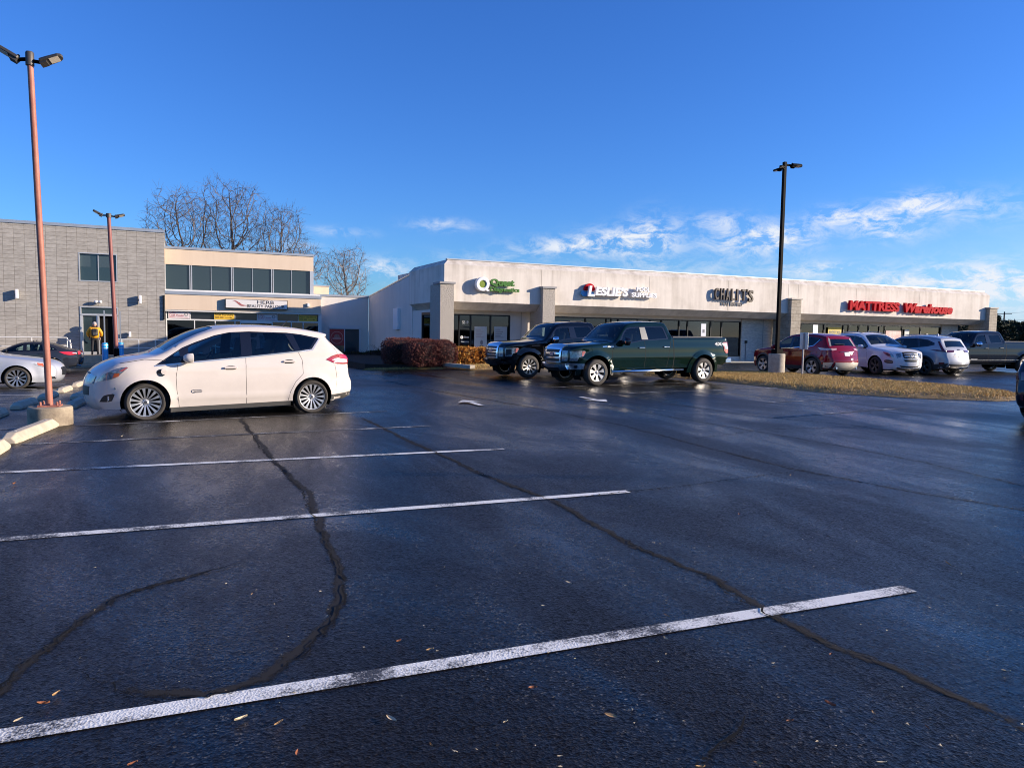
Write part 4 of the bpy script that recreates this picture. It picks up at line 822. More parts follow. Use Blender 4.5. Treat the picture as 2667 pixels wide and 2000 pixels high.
def leaf_mass(parts, n, size, name, m, parent, fill_m, seed, up=.3):
    rg = np.random.default_rng(seed); mb = MB(); core = MB()
    tot = sum(p[1][0]*p[1][1]+p[1][1]*p[1][2] for p in parts)
    for c, rad, pw in parts:
        k = int(n*(rad[0]*rad[1]+rad[1]*rad[2])/tot)
        for _ in range(k):
            v = rg.normal(size=3); v /= (np.abs(v)**pw).sum()**(1/pw); v *= 1-abs(rg.normal(0, .10)); v *= 1+.05*math.sin(9*v[0]+3*v[1])*math.cos(7*v[2])
            if v[2] < -.95: continue
            p = np.array(c)+v*np.array(rad); d = v+rg.normal(0, .6, 3); d[2] += up; d /= np.linalg.norm(d); t = np.cross(d, rg.normal(size=3)); t /= np.linalg.norm(t); s = size*rg.uniform(.6, 1.4)
            mb.add([p-t*s*.5, p+t*s*.5, p+d*s*1.7], [(0, 1, 2)])
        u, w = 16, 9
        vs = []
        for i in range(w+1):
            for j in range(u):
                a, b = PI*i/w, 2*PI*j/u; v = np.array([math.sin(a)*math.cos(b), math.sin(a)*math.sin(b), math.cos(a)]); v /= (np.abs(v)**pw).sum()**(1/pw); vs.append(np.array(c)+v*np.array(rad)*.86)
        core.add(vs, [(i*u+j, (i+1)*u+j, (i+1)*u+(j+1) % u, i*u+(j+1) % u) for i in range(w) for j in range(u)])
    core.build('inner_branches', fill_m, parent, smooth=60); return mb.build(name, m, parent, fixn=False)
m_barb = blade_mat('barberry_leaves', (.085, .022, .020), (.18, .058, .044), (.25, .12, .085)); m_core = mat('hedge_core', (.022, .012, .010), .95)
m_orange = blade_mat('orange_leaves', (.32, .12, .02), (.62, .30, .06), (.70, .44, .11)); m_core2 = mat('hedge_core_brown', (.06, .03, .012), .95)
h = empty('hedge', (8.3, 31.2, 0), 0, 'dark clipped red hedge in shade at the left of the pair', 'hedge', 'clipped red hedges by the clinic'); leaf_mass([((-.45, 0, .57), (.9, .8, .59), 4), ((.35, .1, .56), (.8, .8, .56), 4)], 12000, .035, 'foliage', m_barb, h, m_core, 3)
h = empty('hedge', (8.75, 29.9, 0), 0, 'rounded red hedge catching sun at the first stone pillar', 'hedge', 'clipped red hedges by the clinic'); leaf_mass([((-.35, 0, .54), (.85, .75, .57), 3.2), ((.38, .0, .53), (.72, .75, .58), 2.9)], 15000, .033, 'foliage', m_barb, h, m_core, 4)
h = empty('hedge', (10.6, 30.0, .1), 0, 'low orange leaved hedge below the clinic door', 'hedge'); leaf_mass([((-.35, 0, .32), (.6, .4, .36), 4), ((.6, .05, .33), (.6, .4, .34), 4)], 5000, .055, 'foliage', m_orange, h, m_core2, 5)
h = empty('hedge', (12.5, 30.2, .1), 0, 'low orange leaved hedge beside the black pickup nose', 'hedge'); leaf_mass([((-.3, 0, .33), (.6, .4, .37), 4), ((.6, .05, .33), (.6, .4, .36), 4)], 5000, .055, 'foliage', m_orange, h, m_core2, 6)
m_gcover = blade_mat('ground_cover_leaves', (.02, .022, .012), (.05, .045, .02), (.09, .07, .035))
h = empty('shrub', (8.9, 43.6, -.2), 0, 'dark straggly shrub below the white link wall', 'shrub'); leaf_mass([((-1.0, 0, .12), (.9, .5, .25), 2), ((.4, -.3, .16), (.9, .5, .3), 2), ((1.3, -1.5, .1), (.6, .6, .22), 2)], 2600, .07, 'foliage', m_gcover, h, m_core, 8, .8)
mb = MB()
for k in range(26): a = random.uniform(-.6, .6); mb.tube([(.2+random.uniform(-.6, 1.2), 0, .1), (.2+a+random.uniform(-.4, 1.0), -.1, random.uniform(.4, .85))], .008, 4)
mb.build('stems', m_twig, h)
# evergreens past the end of the mall, utility pole with wires
def at_px(px, py, dist):
    d = (fw+rr*((px-1333.5)/1890)-uu*((py-1000)/1890)); d /= math.hypot(d.x, d.y); return Vector((0, 0, EYE))+d*dist
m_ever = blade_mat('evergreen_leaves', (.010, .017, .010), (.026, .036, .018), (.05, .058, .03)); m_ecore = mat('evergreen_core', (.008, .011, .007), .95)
EV = [(2505, 872, 120, 6.2, 4.6, 'dark evergreen filling the gap under the mall canopy, left'), (2545, 872, 126, 6.0, 5.6, 'dark evergreen seen behind the last pillar under the canopy'), (2600, 878, 130, 5.0, 4.8, 'dark evergreen just right of the last pillar'), (2650, 880, 138, 5.5, 4.6, 'sparse evergreen at the right edge beyond the utility pole')]
for i, (px, py, ds, w, hh, lab) in enumerate(EV):
    p = at_px(px, py, ds); t = empty('evergreen_tree', (p.x, p.y, 0), 0, lab, 'tree', 'evergreens beyond the mall'); MB().tube([(0, 0, 0), (0, 0, hh*.8)], [.25, .08], 8).build('trunk', m_bark, t)
    rg = random.Random(i); parts = [((rg.uniform(-w*.35, w*.35), rg.uniform(-1.5, 1.5), hh*rg.uniform(.25, .75)), (w*rg.uniform(.2, .34), w*.25, hh*rg.uniform(.2, .32)), 2.2) for _ in range(8)]
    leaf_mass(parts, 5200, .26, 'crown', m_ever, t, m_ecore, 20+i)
p = at_px(2612, 880, 210); t = empty('utility_pole', (p.x, p.y, 0), R(-50), 'wooden utility pole with two crossarms beyond the mall', 'utility pole')
zt = at_px(2612, 812, 210).z; mw = mat('pole_wood', (.09, .07, .055), .9)
MB().tube([(0, 0, 0), (0, 0, zt)], [.2, .14], 8).build('pole', mw, t); MB().box(-1.5, 1.5, -.07, .07, zt-.55, zt-.4).build('crossarm', mw, t); MB().box(-2.3, 2.3, -.07, .07, zt-2.25, zt-2.05).build('crossarm', mw, t)
for x in (-2.1, -1.2, 1.2, 2.1): MB().lathe([(.07, zt-2.05), (.1, zt-1.9), (.05, zt-1.7)], 8, (x, 0, 0)).build('insulator', m_grey, t)
MB().lathe([(.3, zt-4.6), (.3, zt-3.6), (.2, zt-3.5)], 12, (.55, 0, 0)).build('transformer', m_lampg, t)
w0 = [Vector((p.x, p.y, zt-.35)), Vector((p.x+1, p.y-.5, zt-2))]
for q in w0:
    e = at_px(2850, 840, 150); e.z = q.z-.2; props(MB().tube([q.lerp(e, u)+Vector((0, 0, -1.2*4*u*(1-u)*.3)) for u in np.linspace(0, 1, 10)], .025, 4).build('power_line', m_bronze), 'thin power line sagging from the utility pole to the right', 'power line', 'power lines at the right edge')
# tree belt added behind the viewer, unseen, to darken the shop window reflections
tb = MB(); rg = random.Random(4)
for i in range(46):
    x = -150+i*5.4; y = -78+rg.uniform(-6, 6); w = rg.uniform(3, 6); hh = rg.uniform(.8, 2.6); tb.ball((x, y, hh*.5), (w, 3, hh*.75), 10, 6)
props(tb.build('unseen_tree_belt', mat('unseen_trees', (.010, .011, .012), .95, spec=.1), smooth=60), 'dark belt of distant trees added behind the viewer for window reflections', 'trees', kind='stuff')

# ------------------------------------------------------------------ person at the door
def skinned(name, verts, edges, radii, m, parent, root=0, sub=1):
    me = bpy.data.meshes.new(name); me.from_pydata(verts, edges, []); me.materials.append(m); o = bpy.data.objects.new(name, me); COL.objects.link(o); o.parent = parent
    sk = o.modifiers.new('skin', 'SKIN'); sk.use_smooth_shade = True; lay = me.skin_vertices[0].data
    for i, rd in enumerate(radii): lay[i].radius = (rd, rd) if isinstance(rd, (int, float)) else rd; lay[i].use_root = (i == root)
    s = o.modifiers.new('sub', 'SUBSURF'); s.levels = sub; s.render_levels = sub; return o
pp = empty('person', (-5.62, 44.45, -.06), R(8), 'person in yellow jacket and black backpack at the office door', 'person')
V = [(0, 0, .92), (0, 0, 1.12), (0, .01, 1.34), (0, .02, 1.47), (0, .03, 1.55), (0, .03, 1.64), (-.10, 0, .86), (-.12, .02, .48), (-.13, -.02, .08), (-.13, .12, .04), (.10, 0, .86), (.12, .06, .48), (.14, .10, .09), (.14, .24, .05),
     (-.19, 0, 1.40), (-.30, .0, 1.15), (-.24, .12, .96), (-.23, .20, .90), (.19, 0, 1.40), (.30, .02, 1.15), (.26, .14, .98), (.25, .22, .92)]
E_ = [(0, 1), (1, 2), (2, 3), (3, 4), (4, 5), (0, 6), (6, 7), (7, 8), (8, 9), (0, 10), (10, 11), (11, 12), (12, 13), (2, 14), (14, 15), (15, 16), (16, 17), (2, 18), (18, 19), (19, 20), (20, 21)]
skinned('body', V, E_, [.15, .14, .15, .07, .085, .08, .10, .07, .05, .04, .10, .07, .05, .04, .07, .05, .035, .03, .07, .05, .035, .03], mat('dark_trousers', (.018, .016, .018), .8), pp)
JV = [(0, -.01, .86), (0, -.01, 1.05), (0, 0, 1.32), (0, .0, 1.46), (-.20, 0, 1.40), (-.33, .0, 1.14), (-.27, .11, .97), (.20, 0, 1.40), (.33, .02, 1.14), (.29, .13, .99)]
skinned('jacket', JV, [(0, 1), (1, 2), (2, 3), (2, 4), (4, 5), (5, 6), (2, 7), (7, 8), (8, 9)], [(.24, .19), (.23, .19), (.23, .19), .11, .11, .09, .075, .11, .09, .075], mat('jacket_yellow', (.75, .34, .01), .6, noise=.25, nscale=9), pp)
MB().box(-.15, .15, -.34, -.17, 1.02, 1.40).build('backpack', blk, pp, bevel=.06)
MB().box(-.10, .10, -.39, -.335, 1.05, 1.22).build('backpack_pocket', mat('backpack_grey', (.05, .05, .05), .7), pp, bevel=.03)
MB().ball((0, .03, 1.63), (.098, .112, .135), 18, 12).build('head', m_skin, pp, smooth=80); hd = MB().ball((0, .015, 1.665), (.102, .112, .112), 16, 10); hd.build('hair', mat('hair_grey', (.42, .36, .33), .8), pp, smooth=80)
for s in (-1, 1):
    MB().ball((s*.10, .03, 1.62), (.015, .03, .035), 8, 6).build('ear', m_skin, pp, smooth=80); MB().ball((s*.035, .135, 1.64), .012, 8, 6).build('eye', blk, pp, smooth=80)
    hx = -.235 if s < 0 else .255; hv = [(hx, .19, .92), (hx, .22, .87)]; he = [(0, 1)]; hr = [.028, .03]
    for f in range(4): k = len(hv); hv += [(hx-.027+.018*f, .235+.004*f, .83-.002*f), (hx-.027+.018*f, .245, .79+.006*abs(f-1.5))]; he += [(1, k), (k, k+1)]; hr += [.010, .008]
    k = len(hv); hv += [(hx-s*.035, .25, .86), (hx-s*.03, .265, .83)]; he += [(1, k), (k, k+1)]; hr += [.011, .009]
    skinned('hand', hv, he, hr, m_skin, pp)
    MB().ball((s*.135, .10+.12*(s > 0)-.02, .045), (.05, .13, .045), 12, 8).build('shoe', blk, pp, smooth=80)
MB().ball((0, .145, 1.61), (.014, .025, .02), 8, 6).build('nose', m_skin, pp, smooth=80); MB().ball((0, .135, 1.575), (.025, .01, .007), 8, 6).build('mouth', mat('lips', (.35, .12, .10), .6), pp, smooth=80)

# ------------------------------------------------------------------ fallen leaves and grit
m_leafs = [mat('leaf_tan', (.46, .27, .11), .7, noise=.4, nscale=40), mat('leaf_russet', (.30, .10, .035), .7, noise=.4, nscale=40), mat('leaf_pale', (.58, .46, .28), .7, noise=.3, nscale=40)]
def leaf(l, w, curl):
    mb = MB(); n = 6; vs = []
    for i in range(n+1):
        u = i/n; hw = w*math.sin(PI*min(1, u*.94+.03))**.8
        for s in (-1, 0, 1): vs.append((l*(u-.5), s*hw, .006+curl*(abs(s)*.8+(2*u-1)**2*.5)))
    mb.add(vs, [(i*3+j, i*3+j+1, i*3+j+4, i*3+j+3) for i in range(n) for j in range(2)]); return mb
LV = [(4.38, 3.14, .085), (3.95, 4.63, .09), (1.91, 3.67, .06), (0.91, 3.09, .05), (0.8, 3.23, .04), (0.09, 2.77, .075), (0.22, 2.69, .07), (0.26, 2.47, .06), (0.61, 2.57, .09), (1.39, 2.3, .07), (2.24, 2.06, .06), (1.09, 2.13, .03), (2.16, 3.05, .05), (-1.65, 7.76, .10), (-1.07, 10.77, .12), (-0.62, 10.68, .10), (2.0, 2.02, .04), (1.99, 2.81, .05),
      (2.35, 1.95, .05), (2.6, 2.4, .04), (2.1, 1.7, .05), (1.7, 1.85, .04), (1.2, 2.6, .05), (.3, 3.9, .03), (.2, 4.1, .03), (-.6, 3.15, .06), (-.66, 3.05, .05), (-.57, 3.22, .05), (-.72, 2.95, .06), (1.0, 2.4, .03), (1.5, 1.9, .045), (2.45, 1.8, .04), (3.2, 2.0, .05), (.7, 2.35, .035), (-.25, 2.6, .05), (1.62, 3.4, .03), (5.6, 5.8, .07)]
for i, (x, y, l) in enumerate(LV):
    big = l > .08; l *= .72; o = leaf(l, l*random.uniform(.10, .26), l*random.uniform(.05, .22)).build('fallen_leaf', m_leafs[i % 3], fixn=False)
    o.location = (x, y, .006); o.rotation_euler = (random.uniform(-.2, .2), random.uniform(-.15, .15), random.uniform(0, 6.3))
    props(o, 'small dry curled leaf lying on the wet asphalt', 'leaf', 'dry leaves scattered on the asphalt')
mb = MB(); rg = random.Random(2)
for k in range(420):
    x = rg.uniform(-.8, 6); y = 1.5+abs(rg.gauss(0, 2.2)); s = rg.uniform(.0025, .006)
    mb.add([(x+rg.gauss(0, s), y+rg.gauss(0, s), .004+rg.uniform(0, s)) for _ in range(4)], [(0, 1, 2), (1, 2, 3), (0, 2, 3), (0, 1, 3)])
props(mb.build('grit', m_leafs[2]), 'pale grit and leaf crumbs sprinkled over the near asphalt', 'grit', kind='stuff')
# ------------------------------------------------------------------ vehicles
# side skin: the outline in (a, z) mapped to a half width S(a, z); top skin: the outline swept across the car. a runs rearwards from the front axle.
def lerp_list(L, x):
    xs = np.array([p[0] for p in L]); ys = np.array([p[1] for p in L]); x = np.asarray(x, float)
    i = np.clip(np.searchsorted(xs, x)-1, 0, len(xs)-2); t = np.clip((x-xs[i])/(xs[i+1]-xs[i]), 0, 1)
    m = np.gradient(ys, xs); h = xs[i+1]-xs[i]
    d = np.diff(ys)/np.diff(xs)                                     # monotone-ish tangents keep the curve from overshooting
    for k in range(len(xs)):
        lo, hi = d[max(k-1, 0)], d[min(k, len(d)-1)]
        m[k] = 0 if lo*hi <= 0 else np.sign(lo)*min(abs(m[k]), 2.5*min(abs(lo), abs(hi)))
    return (2*t**3-3*t**2+1)*ys[i]+(t**3-2*t**2+t)*h*m[i]+(-2*t**3+3*t**2)*ys[i+1]+(t**3-t**2)*h*m[i+1]
def resample(P, seg):
    out = []
    for p, q in zip(P[:-1], P[1:]):
        n = max(1, int(math.ceil(math.dist(p[:2], q[:2])/seg))); out += [tuple(p[k]+(q[k]-p[k])*j/n for k in range(len(p))) for j in range(n)]
    return out+[tuple(P[-1])]
def chaikin(P, it=2):
    for _ in range(it):
        Q = [P[0]]
        for p, q in zip(P[:-1], P[1:]): Q += [tuple(.75*a+.25*b for a, b in zip(p, q)), tuple(.25*a+.75*b for a, b in zip(p, q))]
        P = Q+[P[-1]]
    return P
def pip(poly, X, Y):
    X = np.asarray(X); Y = np.asarray(Y); c = np.zeros(X.shape, bool); n = len(poly)
    for i in range(n):
        (x1, y1), (x2, y2) = poly[i][:2], poly[(i+1) % n][:2]
        if y1 == y2: continue
        c ^= ((y1 > Y) != (y2 > Y)) & (X < (x2-x1)*(Y-y1)/(y2-y1)+x1)
    return c
def dseg(poly, X, Y, closed=True):
    P = np.array([p[:2] for p in poly]); A = P if closed else P[:-1]; B = np.roll(P, -1, 0) if closed else P[1:]
    best = np.full(np.shape(X), 9.)
    for a, b in zip(A, B):
        ab = b-a; L = ab@ab
        if L < 1e-12: continue
        t = np.clip(((X-a[0])*ab[0]+(Y-a[1])*ab[1])/L, 0, 1); best = np.minimum(best, np.hypot(X-a[0]-t*ab[0], Y-a[1]-t*ab[1]))
    return best
def cdt(outer, holes=(), seg=.06, extra=()):
    """triangulate a polygon with holes: returns points (n, 2) and triangles"""
    vs, ed = [], []
    for poly in [outer]+list(holes):
        p = resample([tuple(q[:2]) for q in poly]+[tuple(poly[0][:2])], seg*1.02)[:-1]; k = len(vs); vs += p; ed += [(k+i, k+(i+1) % len(p)) for i in range(len(p))]
    xs = [p[0] for p in outer]; ys = [p[1] for p in outer]
    gx_, gy_ = np.meshgrid(np.arange(min(xs)+seg/2, max(xs), seg), np.arange(min(ys)+seg/2, max(ys), seg)); gx_[1::2] += seg/2; gx_ = gx_.ravel(); gy_ = gy_.ravel()
    ok = pip(outer, gx_, gy_) & (dseg(outer, gx_, gy_) > seg*.45)
    for h in holes: ok &= ~pip(h, gx_, gy_) & (dseg(h, gx_, gy_) > seg*.45)
    for e in extra:
        ex, ey = e[:, 0], e[:, 1]; k = pip(outer, ex, ey) & (dseg(outer, ex, ey) > .006)
        for h in holes: k &= ~pip(h, ex, ey) & (dseg(h, ex, ey) > .012)
        vs += list(zip(ex[k], ey[k]))
    r_ = None
    vs += list(zip(gx_[ok], gy_[ok])); r = delaunay_2d_cdt([Vector(v) for v in vs], ed, [], 0, 1e-6)
    P = np.array([v[:] for v in r[0]]); T = np.array([f[:] for f in r[2]], int).reshape(-1, 3); C = P[T].mean(1); k = pip(outer, C[:, 0], C[:, 1])
    for h in holes: k &= ~pip(h, C[:, 0], C[:, 1])
    T = T[k]; e1 = P[T[:, 1]]-P[T[:, 0]]; e2 = P[T[:, 2]]-P[T[:, 0]]; ar = e1[:, 0]*e2[:, 1]-e1[:, 1]*e2[:, 0]; T = T[np.abs(ar) > 1e-8]
    return P, T
TWIN = {}
class Car:
    def __init__(s, name, label, xy, heading, sp, group=None, near='L'):
        s.sp = sp; s.wb = sp['wb']; s.seg = sp.get('seg', .06); s.sc = sp.get('scale', 1.)
        x, y = xy; s.near = 1 if near == 'L' else -1                # xy: contact point of the front wheel on the near side
        c, sn = math.cos(heading), math.sin(heading); trk = sp['track']/2*s.near
        cx = x-c*s.wb/2*s.sc+sn*trk*s.sc; cy = y-sn*s.wb/2*s.sc-c*trk*s.sc
        s.root = empty(name, (cx, cy, zg(cx, cy)), heading, label, sp.get('cat', 'car'), group); s.root.scale = (s.sc,)*3
        rise = zg(cx+c, cy+sn)-zg(cx-c, cy-sn); s.root.rotation_euler = (0, -math.atan(rise/2), heading)
        o = chaikin([tuple(p) for p in sp['out']], sp.get('smooth', 2)); s.out = resample(o, s.seg)
        s.OA = np.array([p[0] for p in s.out]); s.OZ = np.array([p[1] for p in s.out]); s.OC = np.array([p[2] for p in s.out])
        d = np.hypot(np.diff(s.OA), np.diff(s.OZ)); s.OS = np.concatenate([[0], np.cumsum(d)])
        ta = np.gradient(s.OA); tz = np.gradient(s.OZ); L = np.hypot(ta, tz); s.NA, s.NZ = -tz/L, ta/L
        k = np.ones(5)/5
        for _ in range(2):
            s.NA = np.convolve(np.pad(s.NA, 2, 'edge'), k, 'valid'); s.NZ = np.convolve(np.pad(s.NZ, 2, 'edge'), k, 'valid')
        L = np.hypot(s.NA, s.NZ); s.NA /= L; s.NZ /= L
        s.OW = s.S(s.OA, s.OZ)
    def S(s, a, z):
        sp = s.sp; a = np.asarray(a, float); z = np.asarray(z, float)
        w = lerp_list(sp['W'], a); bz = lerp_list(sp['belt'], a); zz = np.minimum(z, bz)
        w = w-lerp_list(sp['V'], zz); up = np.maximum(z-bz, 0); w = w-sp.get('tum', .34)*up-.10*up**2
        for ax in (0, s.wb):
            r = np.hypot(a-ax, z-sp['r'])-sp['Ra']; w = w+sp.get('flare', .018)*np.exp(-(np.maximum(r, 0)/.07)**2)*(z < bz)
        for (za, zb, am, wd) in sp.get('crease', ()):
            zc = za+(zb-za)*(a/s.wb); w = w+am*np.exp(-((z-zc)/wd)**2)
        f = sp.get('fillet', .075); dd = np.minimum(dseg(s.out, a, z, False)/f, 1); return w-f*.8*(1-np.sqrt(np.maximum(0, 1-(1-dd)**2)))
    def loc(s, a, y, z): return np.stack([s.wb/2-np.asarray(a), y, np.asarray(z)], -1)
    def side(s, poly, name, m, parent=None, off=.004, skirt=.02, holes=(), both=True, seg=None, rnd=0, sides=None):
        if rnd: poly = chaikin(list(poly)+[poly[0]], rnd)[:-1]
        P, T = cdt(poly, holes, seg or s.seg); y = s.S(P[:, 0], P[:, 1])+off; res = {}
        for sg_ in (sides or ((1, -1) if both else (s.near,))):
            mb = MB(); V = s.loc(P[:, 0], sg_*y, P[:, 1]); mb.add(V.tolist(), T.tolist())
            if skirt: s._skirt(mb, V, T, np.array([0, -sg_*skirt, 0]))
            res[sg_] = mb.build(name, m, s._par(parent, sg_), smooth=35, fixn=True)
        return s._pair(res)
    def _par(s, parent, sg_): return s.root if parent is None else TWIN.get((parent.name, sg_), parent)
    def _pair(s, res):
        o = res.get(s.near) or list(res.values())[0]
        for k, v in res.items(): TWIN[(o.name, k)] = v
        return o
    def _skirt(s, mb, V, T, d):
        E = {}
        for t in T:
            for i in range(3): e = tuple(sorted((t[i], t[(i+1) % 3]))); E[e] = E.get(e, 0)+1
        d = np.broadcast_to(d, V.shape)
        for (i, j), n in E.items():
            if n == 1: mb.add([V[i].tolist(), V[j].tolist(), (V[j]+d[j]).tolist(), (V[i]+d[i]).tolist()], [(0, 1, 2, 3)])
    def s_at(s, a, z):
        P = np.stack([s.OA, s.OZ], 1); d = P[1:]-P[:-1]; L = (d**2).sum(1); t = np.clip(((np.array([a, z])-P[:-1])*d).sum(1)/L, 0, 1)
        e = ((P[:-1]+d*t[:, None]-[a, z])**2).sum(1); i = int(np.argmin(e)); return s.OS[i]+t[i]*math.sqrt(L[i])
    def top_pos(s, S_, t, off=0.):
        f = lambda A: np.interp(S_, s.OS, A)
        a, z, c, w, na, nz = f(s.OA), f(s.OZ), f(s.OC), f(s.OW), f(s.NA), f(s.NZ); k = c*(1-np.abs(t)**2.3)+off
        return s.loc(a+na*k, w*t, z+nz*k), s.loc(na, 0*na, nz)-np.array([s.wb/2, 0, 0])
    def top(s, poly, name, m, parent=None, off=.004, skirt=.02, seg=None, rnd=0, mirror=False):
        """poly of (a, z, t) points, t from -1 to 1 across the car"""
        q = [(s.s_at(a, z), t*.8) for a, z, t in poly]
        if rnd: q = chaikin(q+[q[0]], rnd)[:-1]
        P, T = cdt(q, (), seg or s.seg); V, N = s.top_pos(P[:, 0], P[:, 1]/.8, off); res = {}
        for sg_ in ((-1, 1) if mirror else (-1,)):
            mb = MB(); k = np.array([1, -sg_, 1.]); mb.add((V*k).tolist(), T.tolist())
            if skirt: s._skirt(mb, V*k, T, -N*k*skirt)
            res[sg_] = mb.build(name, m, s._par(parent, sg_), smooth=35)
        return s._pair(res)
    def ribbon(s, pts, w, name, m, off=.0015, parent=None, sides=(1, -1)):
        P = resample(pts, .05); res = {}
        A = np.array(P)[:, :2]; d = np.gradient(A, axis=0); d /= np.linalg.norm(d, axis=1)[:, None]; n = np.stack([-d[:, 1], d[:, 0]], 1)*w/2
        for sg_ in sides:
            mb = MB(); q = []
            for e in (A-n, A+n): q.append(s.loc(e[:, 0], sg_*(s.S(e[:, 0], e[:, 1])+off), e[:, 1]))
            k = len(A); mb.add(q[0].tolist()+q[1].tolist(), [(i, i+1, k+i+1, k+i) for i in range(k-1)]); res[sg_] = mb.build(name, m, s._par(parent, sg_), fixn=False)
        return s._pair(res)
    def body(s, m, side_holes=(), top_holes=()):
        sp = s.sp; r, Ra = sp['r'], sp['Ra']; zf, zr = s.OZ[0], s.OZ[-1]; sz = sp['sill']
        def arch(ax, z_in, z_out):
            a0 = math.asin(max(-.98, min(.98, (z_out-r)/Ra))); a1 = math.asin(max(-.98, min(.98, (z_in-r)/Ra)))
            return [(ax+Ra*math.cos(t), r+Ra*math.sin(t)) for t in np.linspace(a0, PI-a1, 22)]
        bot = arch(s.wb, sz[1], zr)+[(s.wb-Ra-.02, sz[1])]+arch(0, zf, sz[0])
        poly = list(zip(s.OA, s.OZ))+bot; poly = [p for i, p in enumerate(poly) if math.dist(p, poly[i-1]) > .004]
        P, T = cdt(poly, side_holes, s.seg, [np.stack([s.OA-s.NA*q, s.OZ-s.NZ*q], 1) for q in (.009, .024, .045, .075)]); y = s.S(P[:, 0], P[:, 1]); mb = MB()
        for sg_ in (1, -1): mb.add(s.loc(P[:, 0], sg_*y, P[:, 1]).tolist(), (T if sg_ > 0 else T[:, ::-1]).tolist())
        n = len(s.OS); box_ = [(s.OS[i], -.8) for i in range(n)]+[(s.OS[i], .8) for i in range(n-1, -1, -1)]
        hs = [[(s.s_at(a, z), t*.8) for a, z, t in h] for h in top_holes]
        P, T = cdt(box_, hs, s.seg*1.25); V, N = s.top_pos(P[:, 0], P[:, 1]/.8); mb.add(V.tolist(), T.tolist())
        b = mb.build('body', m, s.root, smooth=38, merge=.004)
        # dark wheel wells, floor and cabin lining
        w = MB()
        for ax in (0, s.wb):
            pts = [(ax+(Ra+.004)*math.cos(t), r+(Ra+.004)*math.sin(t)) for t in np.linspace(-.45, PI+.45, 18)]
            yy = s.S([p[0] for p in pts], [p[1] for p in pts])-.006
            for sg_ in (1, -1):
                q = [s.loc(p[0], sg_*v, p[1]).tolist() for p, v in zip(pts, yy)]; q2 = [[v[0], sg_*.42, v[2]] for v in q]; k = len(q); w.add(q+q2, [(i, i+1, k+i+1, k+i) for i in range(k-1)])
        f0, f1 = s.OA[0]+.18, s.OA[-1]-.18; X = lambda a: s.wb/2-a; zb = min(sz)
        w.box(X(f1), X(f0), -.45, .45, zb-.02, zb+.22); w.box(X(s.wb-Ra), X(Ra), -.72, .72, zb-.03, zb+.12); w.box(X(f0+.3), X(f0), -.6, .6, zb-.02, zb+.2)
        w.build('underbody', well, s.root)
        return b
    def wheels(s, rim_m, kind, spokes, rr_=None, dark=False):
        sp = s.sp; r, tw = sp['r'], sp.get('tw', .215); rim = rr_ or r*.70
        for ax in (0, s.wb):
            for sg_ in (1, -1):
                yo = sp['track']/2*sg_; c = (s.wb/2-ax, yo, r); h = tw/2
                prof = [(rim*.98, -h*.80), (rim+.012, -h), (r*.90, -h*1.02), (r-.012, -h*.84), (r, -h*.6), (r, h*.6), (r-.012, h*.84), (r*.90, h*1.02), (rim+.012, h), (rim*.98, h*.80)]
                w = MB().lathe(prof, 40, c, 'y', True).build('wheel', rubber, s.root, smooth=50)
                mb = MB(); o = sg_*h; cy = c[1]; Y = lambda v: cy+sg_*v
                mb.lathe([(rim, v) for v in (0, 0)] and [(rim*.97, sg_*h*.86), (rim*1.0, sg_*h*.92), (rim*.955, sg_*h*.90), (rim*.93, sg_*h*.2), (rim*.93, -sg_*h*.7), (rim*.97, -sg_*h*.7)], 40, c, 'y', True)
                f0, f1 = h*.62, h*.86
                for k in range(spokes):
                    A = 2*PI*k/spokes+.2
                    offs = {'single': (0,), 'pair': (-.13, .13), 'vee': (-.16, .16)}[kind]; sw = {'single': .50 if spokes < 10 else .38, 'pair': .19, 'vee': .16}[kind]*(10/spokes)**.8
                    for of in offs:
                        i0, i1 = (A+of*(.55 if kind == 'vee' else 1.2), A+of*1.15); w0, w1 = sw*.55, sw*.62
                        pts = []
                        for rad, an, hw, yv in ((rim*.16, i0, w0*1.6, f0), (rim*.55, (i0+i1)/2, w0*.62, f1*.97), (rim*.965, i1, w1*.62, f1)):
                            for e in (-1, 1): pts.append((c[0]+rad*math.cos(an+e*hw), c[2]+rad*math.sin(an+e*hw), yv))
                        vs = [(p[0], Y(p[2]), p[1]) for p in pts]+[(p[0], Y(p[2]-.035), p[1]) for p in pts]
                        mb.add(vs, [(0, 1, 3, 2), (2, 3, 5, 4), (0, 2, 8, 6), (2, 4, 10, 8), (1, 7, 9, 3), (3, 9, 11, 5), (6, 8, 9, 7), (8, 10, 11, 9)])
                mb.lathe([(.001, sg_*f1*.9), (rim*.13, sg_*f1*.9), (rim*.20, sg_*f1*.80), (rim*.22, sg_*f0*.8)], 20, c, 'y')
                R_ = mb.build('rim', rim_m, w, smooth=40)
                MB().lathe([(.001, sg_*h*.15), (rim*.92, sg_*h*.15)], 30, c, 'y').build('brake_disc', well, w); MB().lathe([(.001, sg_*f1*.93), (rim*.10, sg_*f1*.93), (rim*.11, sg_*f1*.88)], 16, c, 'y').build('hub_cap', alloy_dark, w)
                for q in range(5):
                    an = 2*PI*q/5; MB().lathe([(.011, sg_*f1*.80), (.011, sg_*f1*.92)], 6, (c[0]+rim*.17*math.cos(an), c[1], c[2]+rim*.17*math.sin(an)), 'y').build('lug_nut', alloy, w) if s.seg < .055 else None
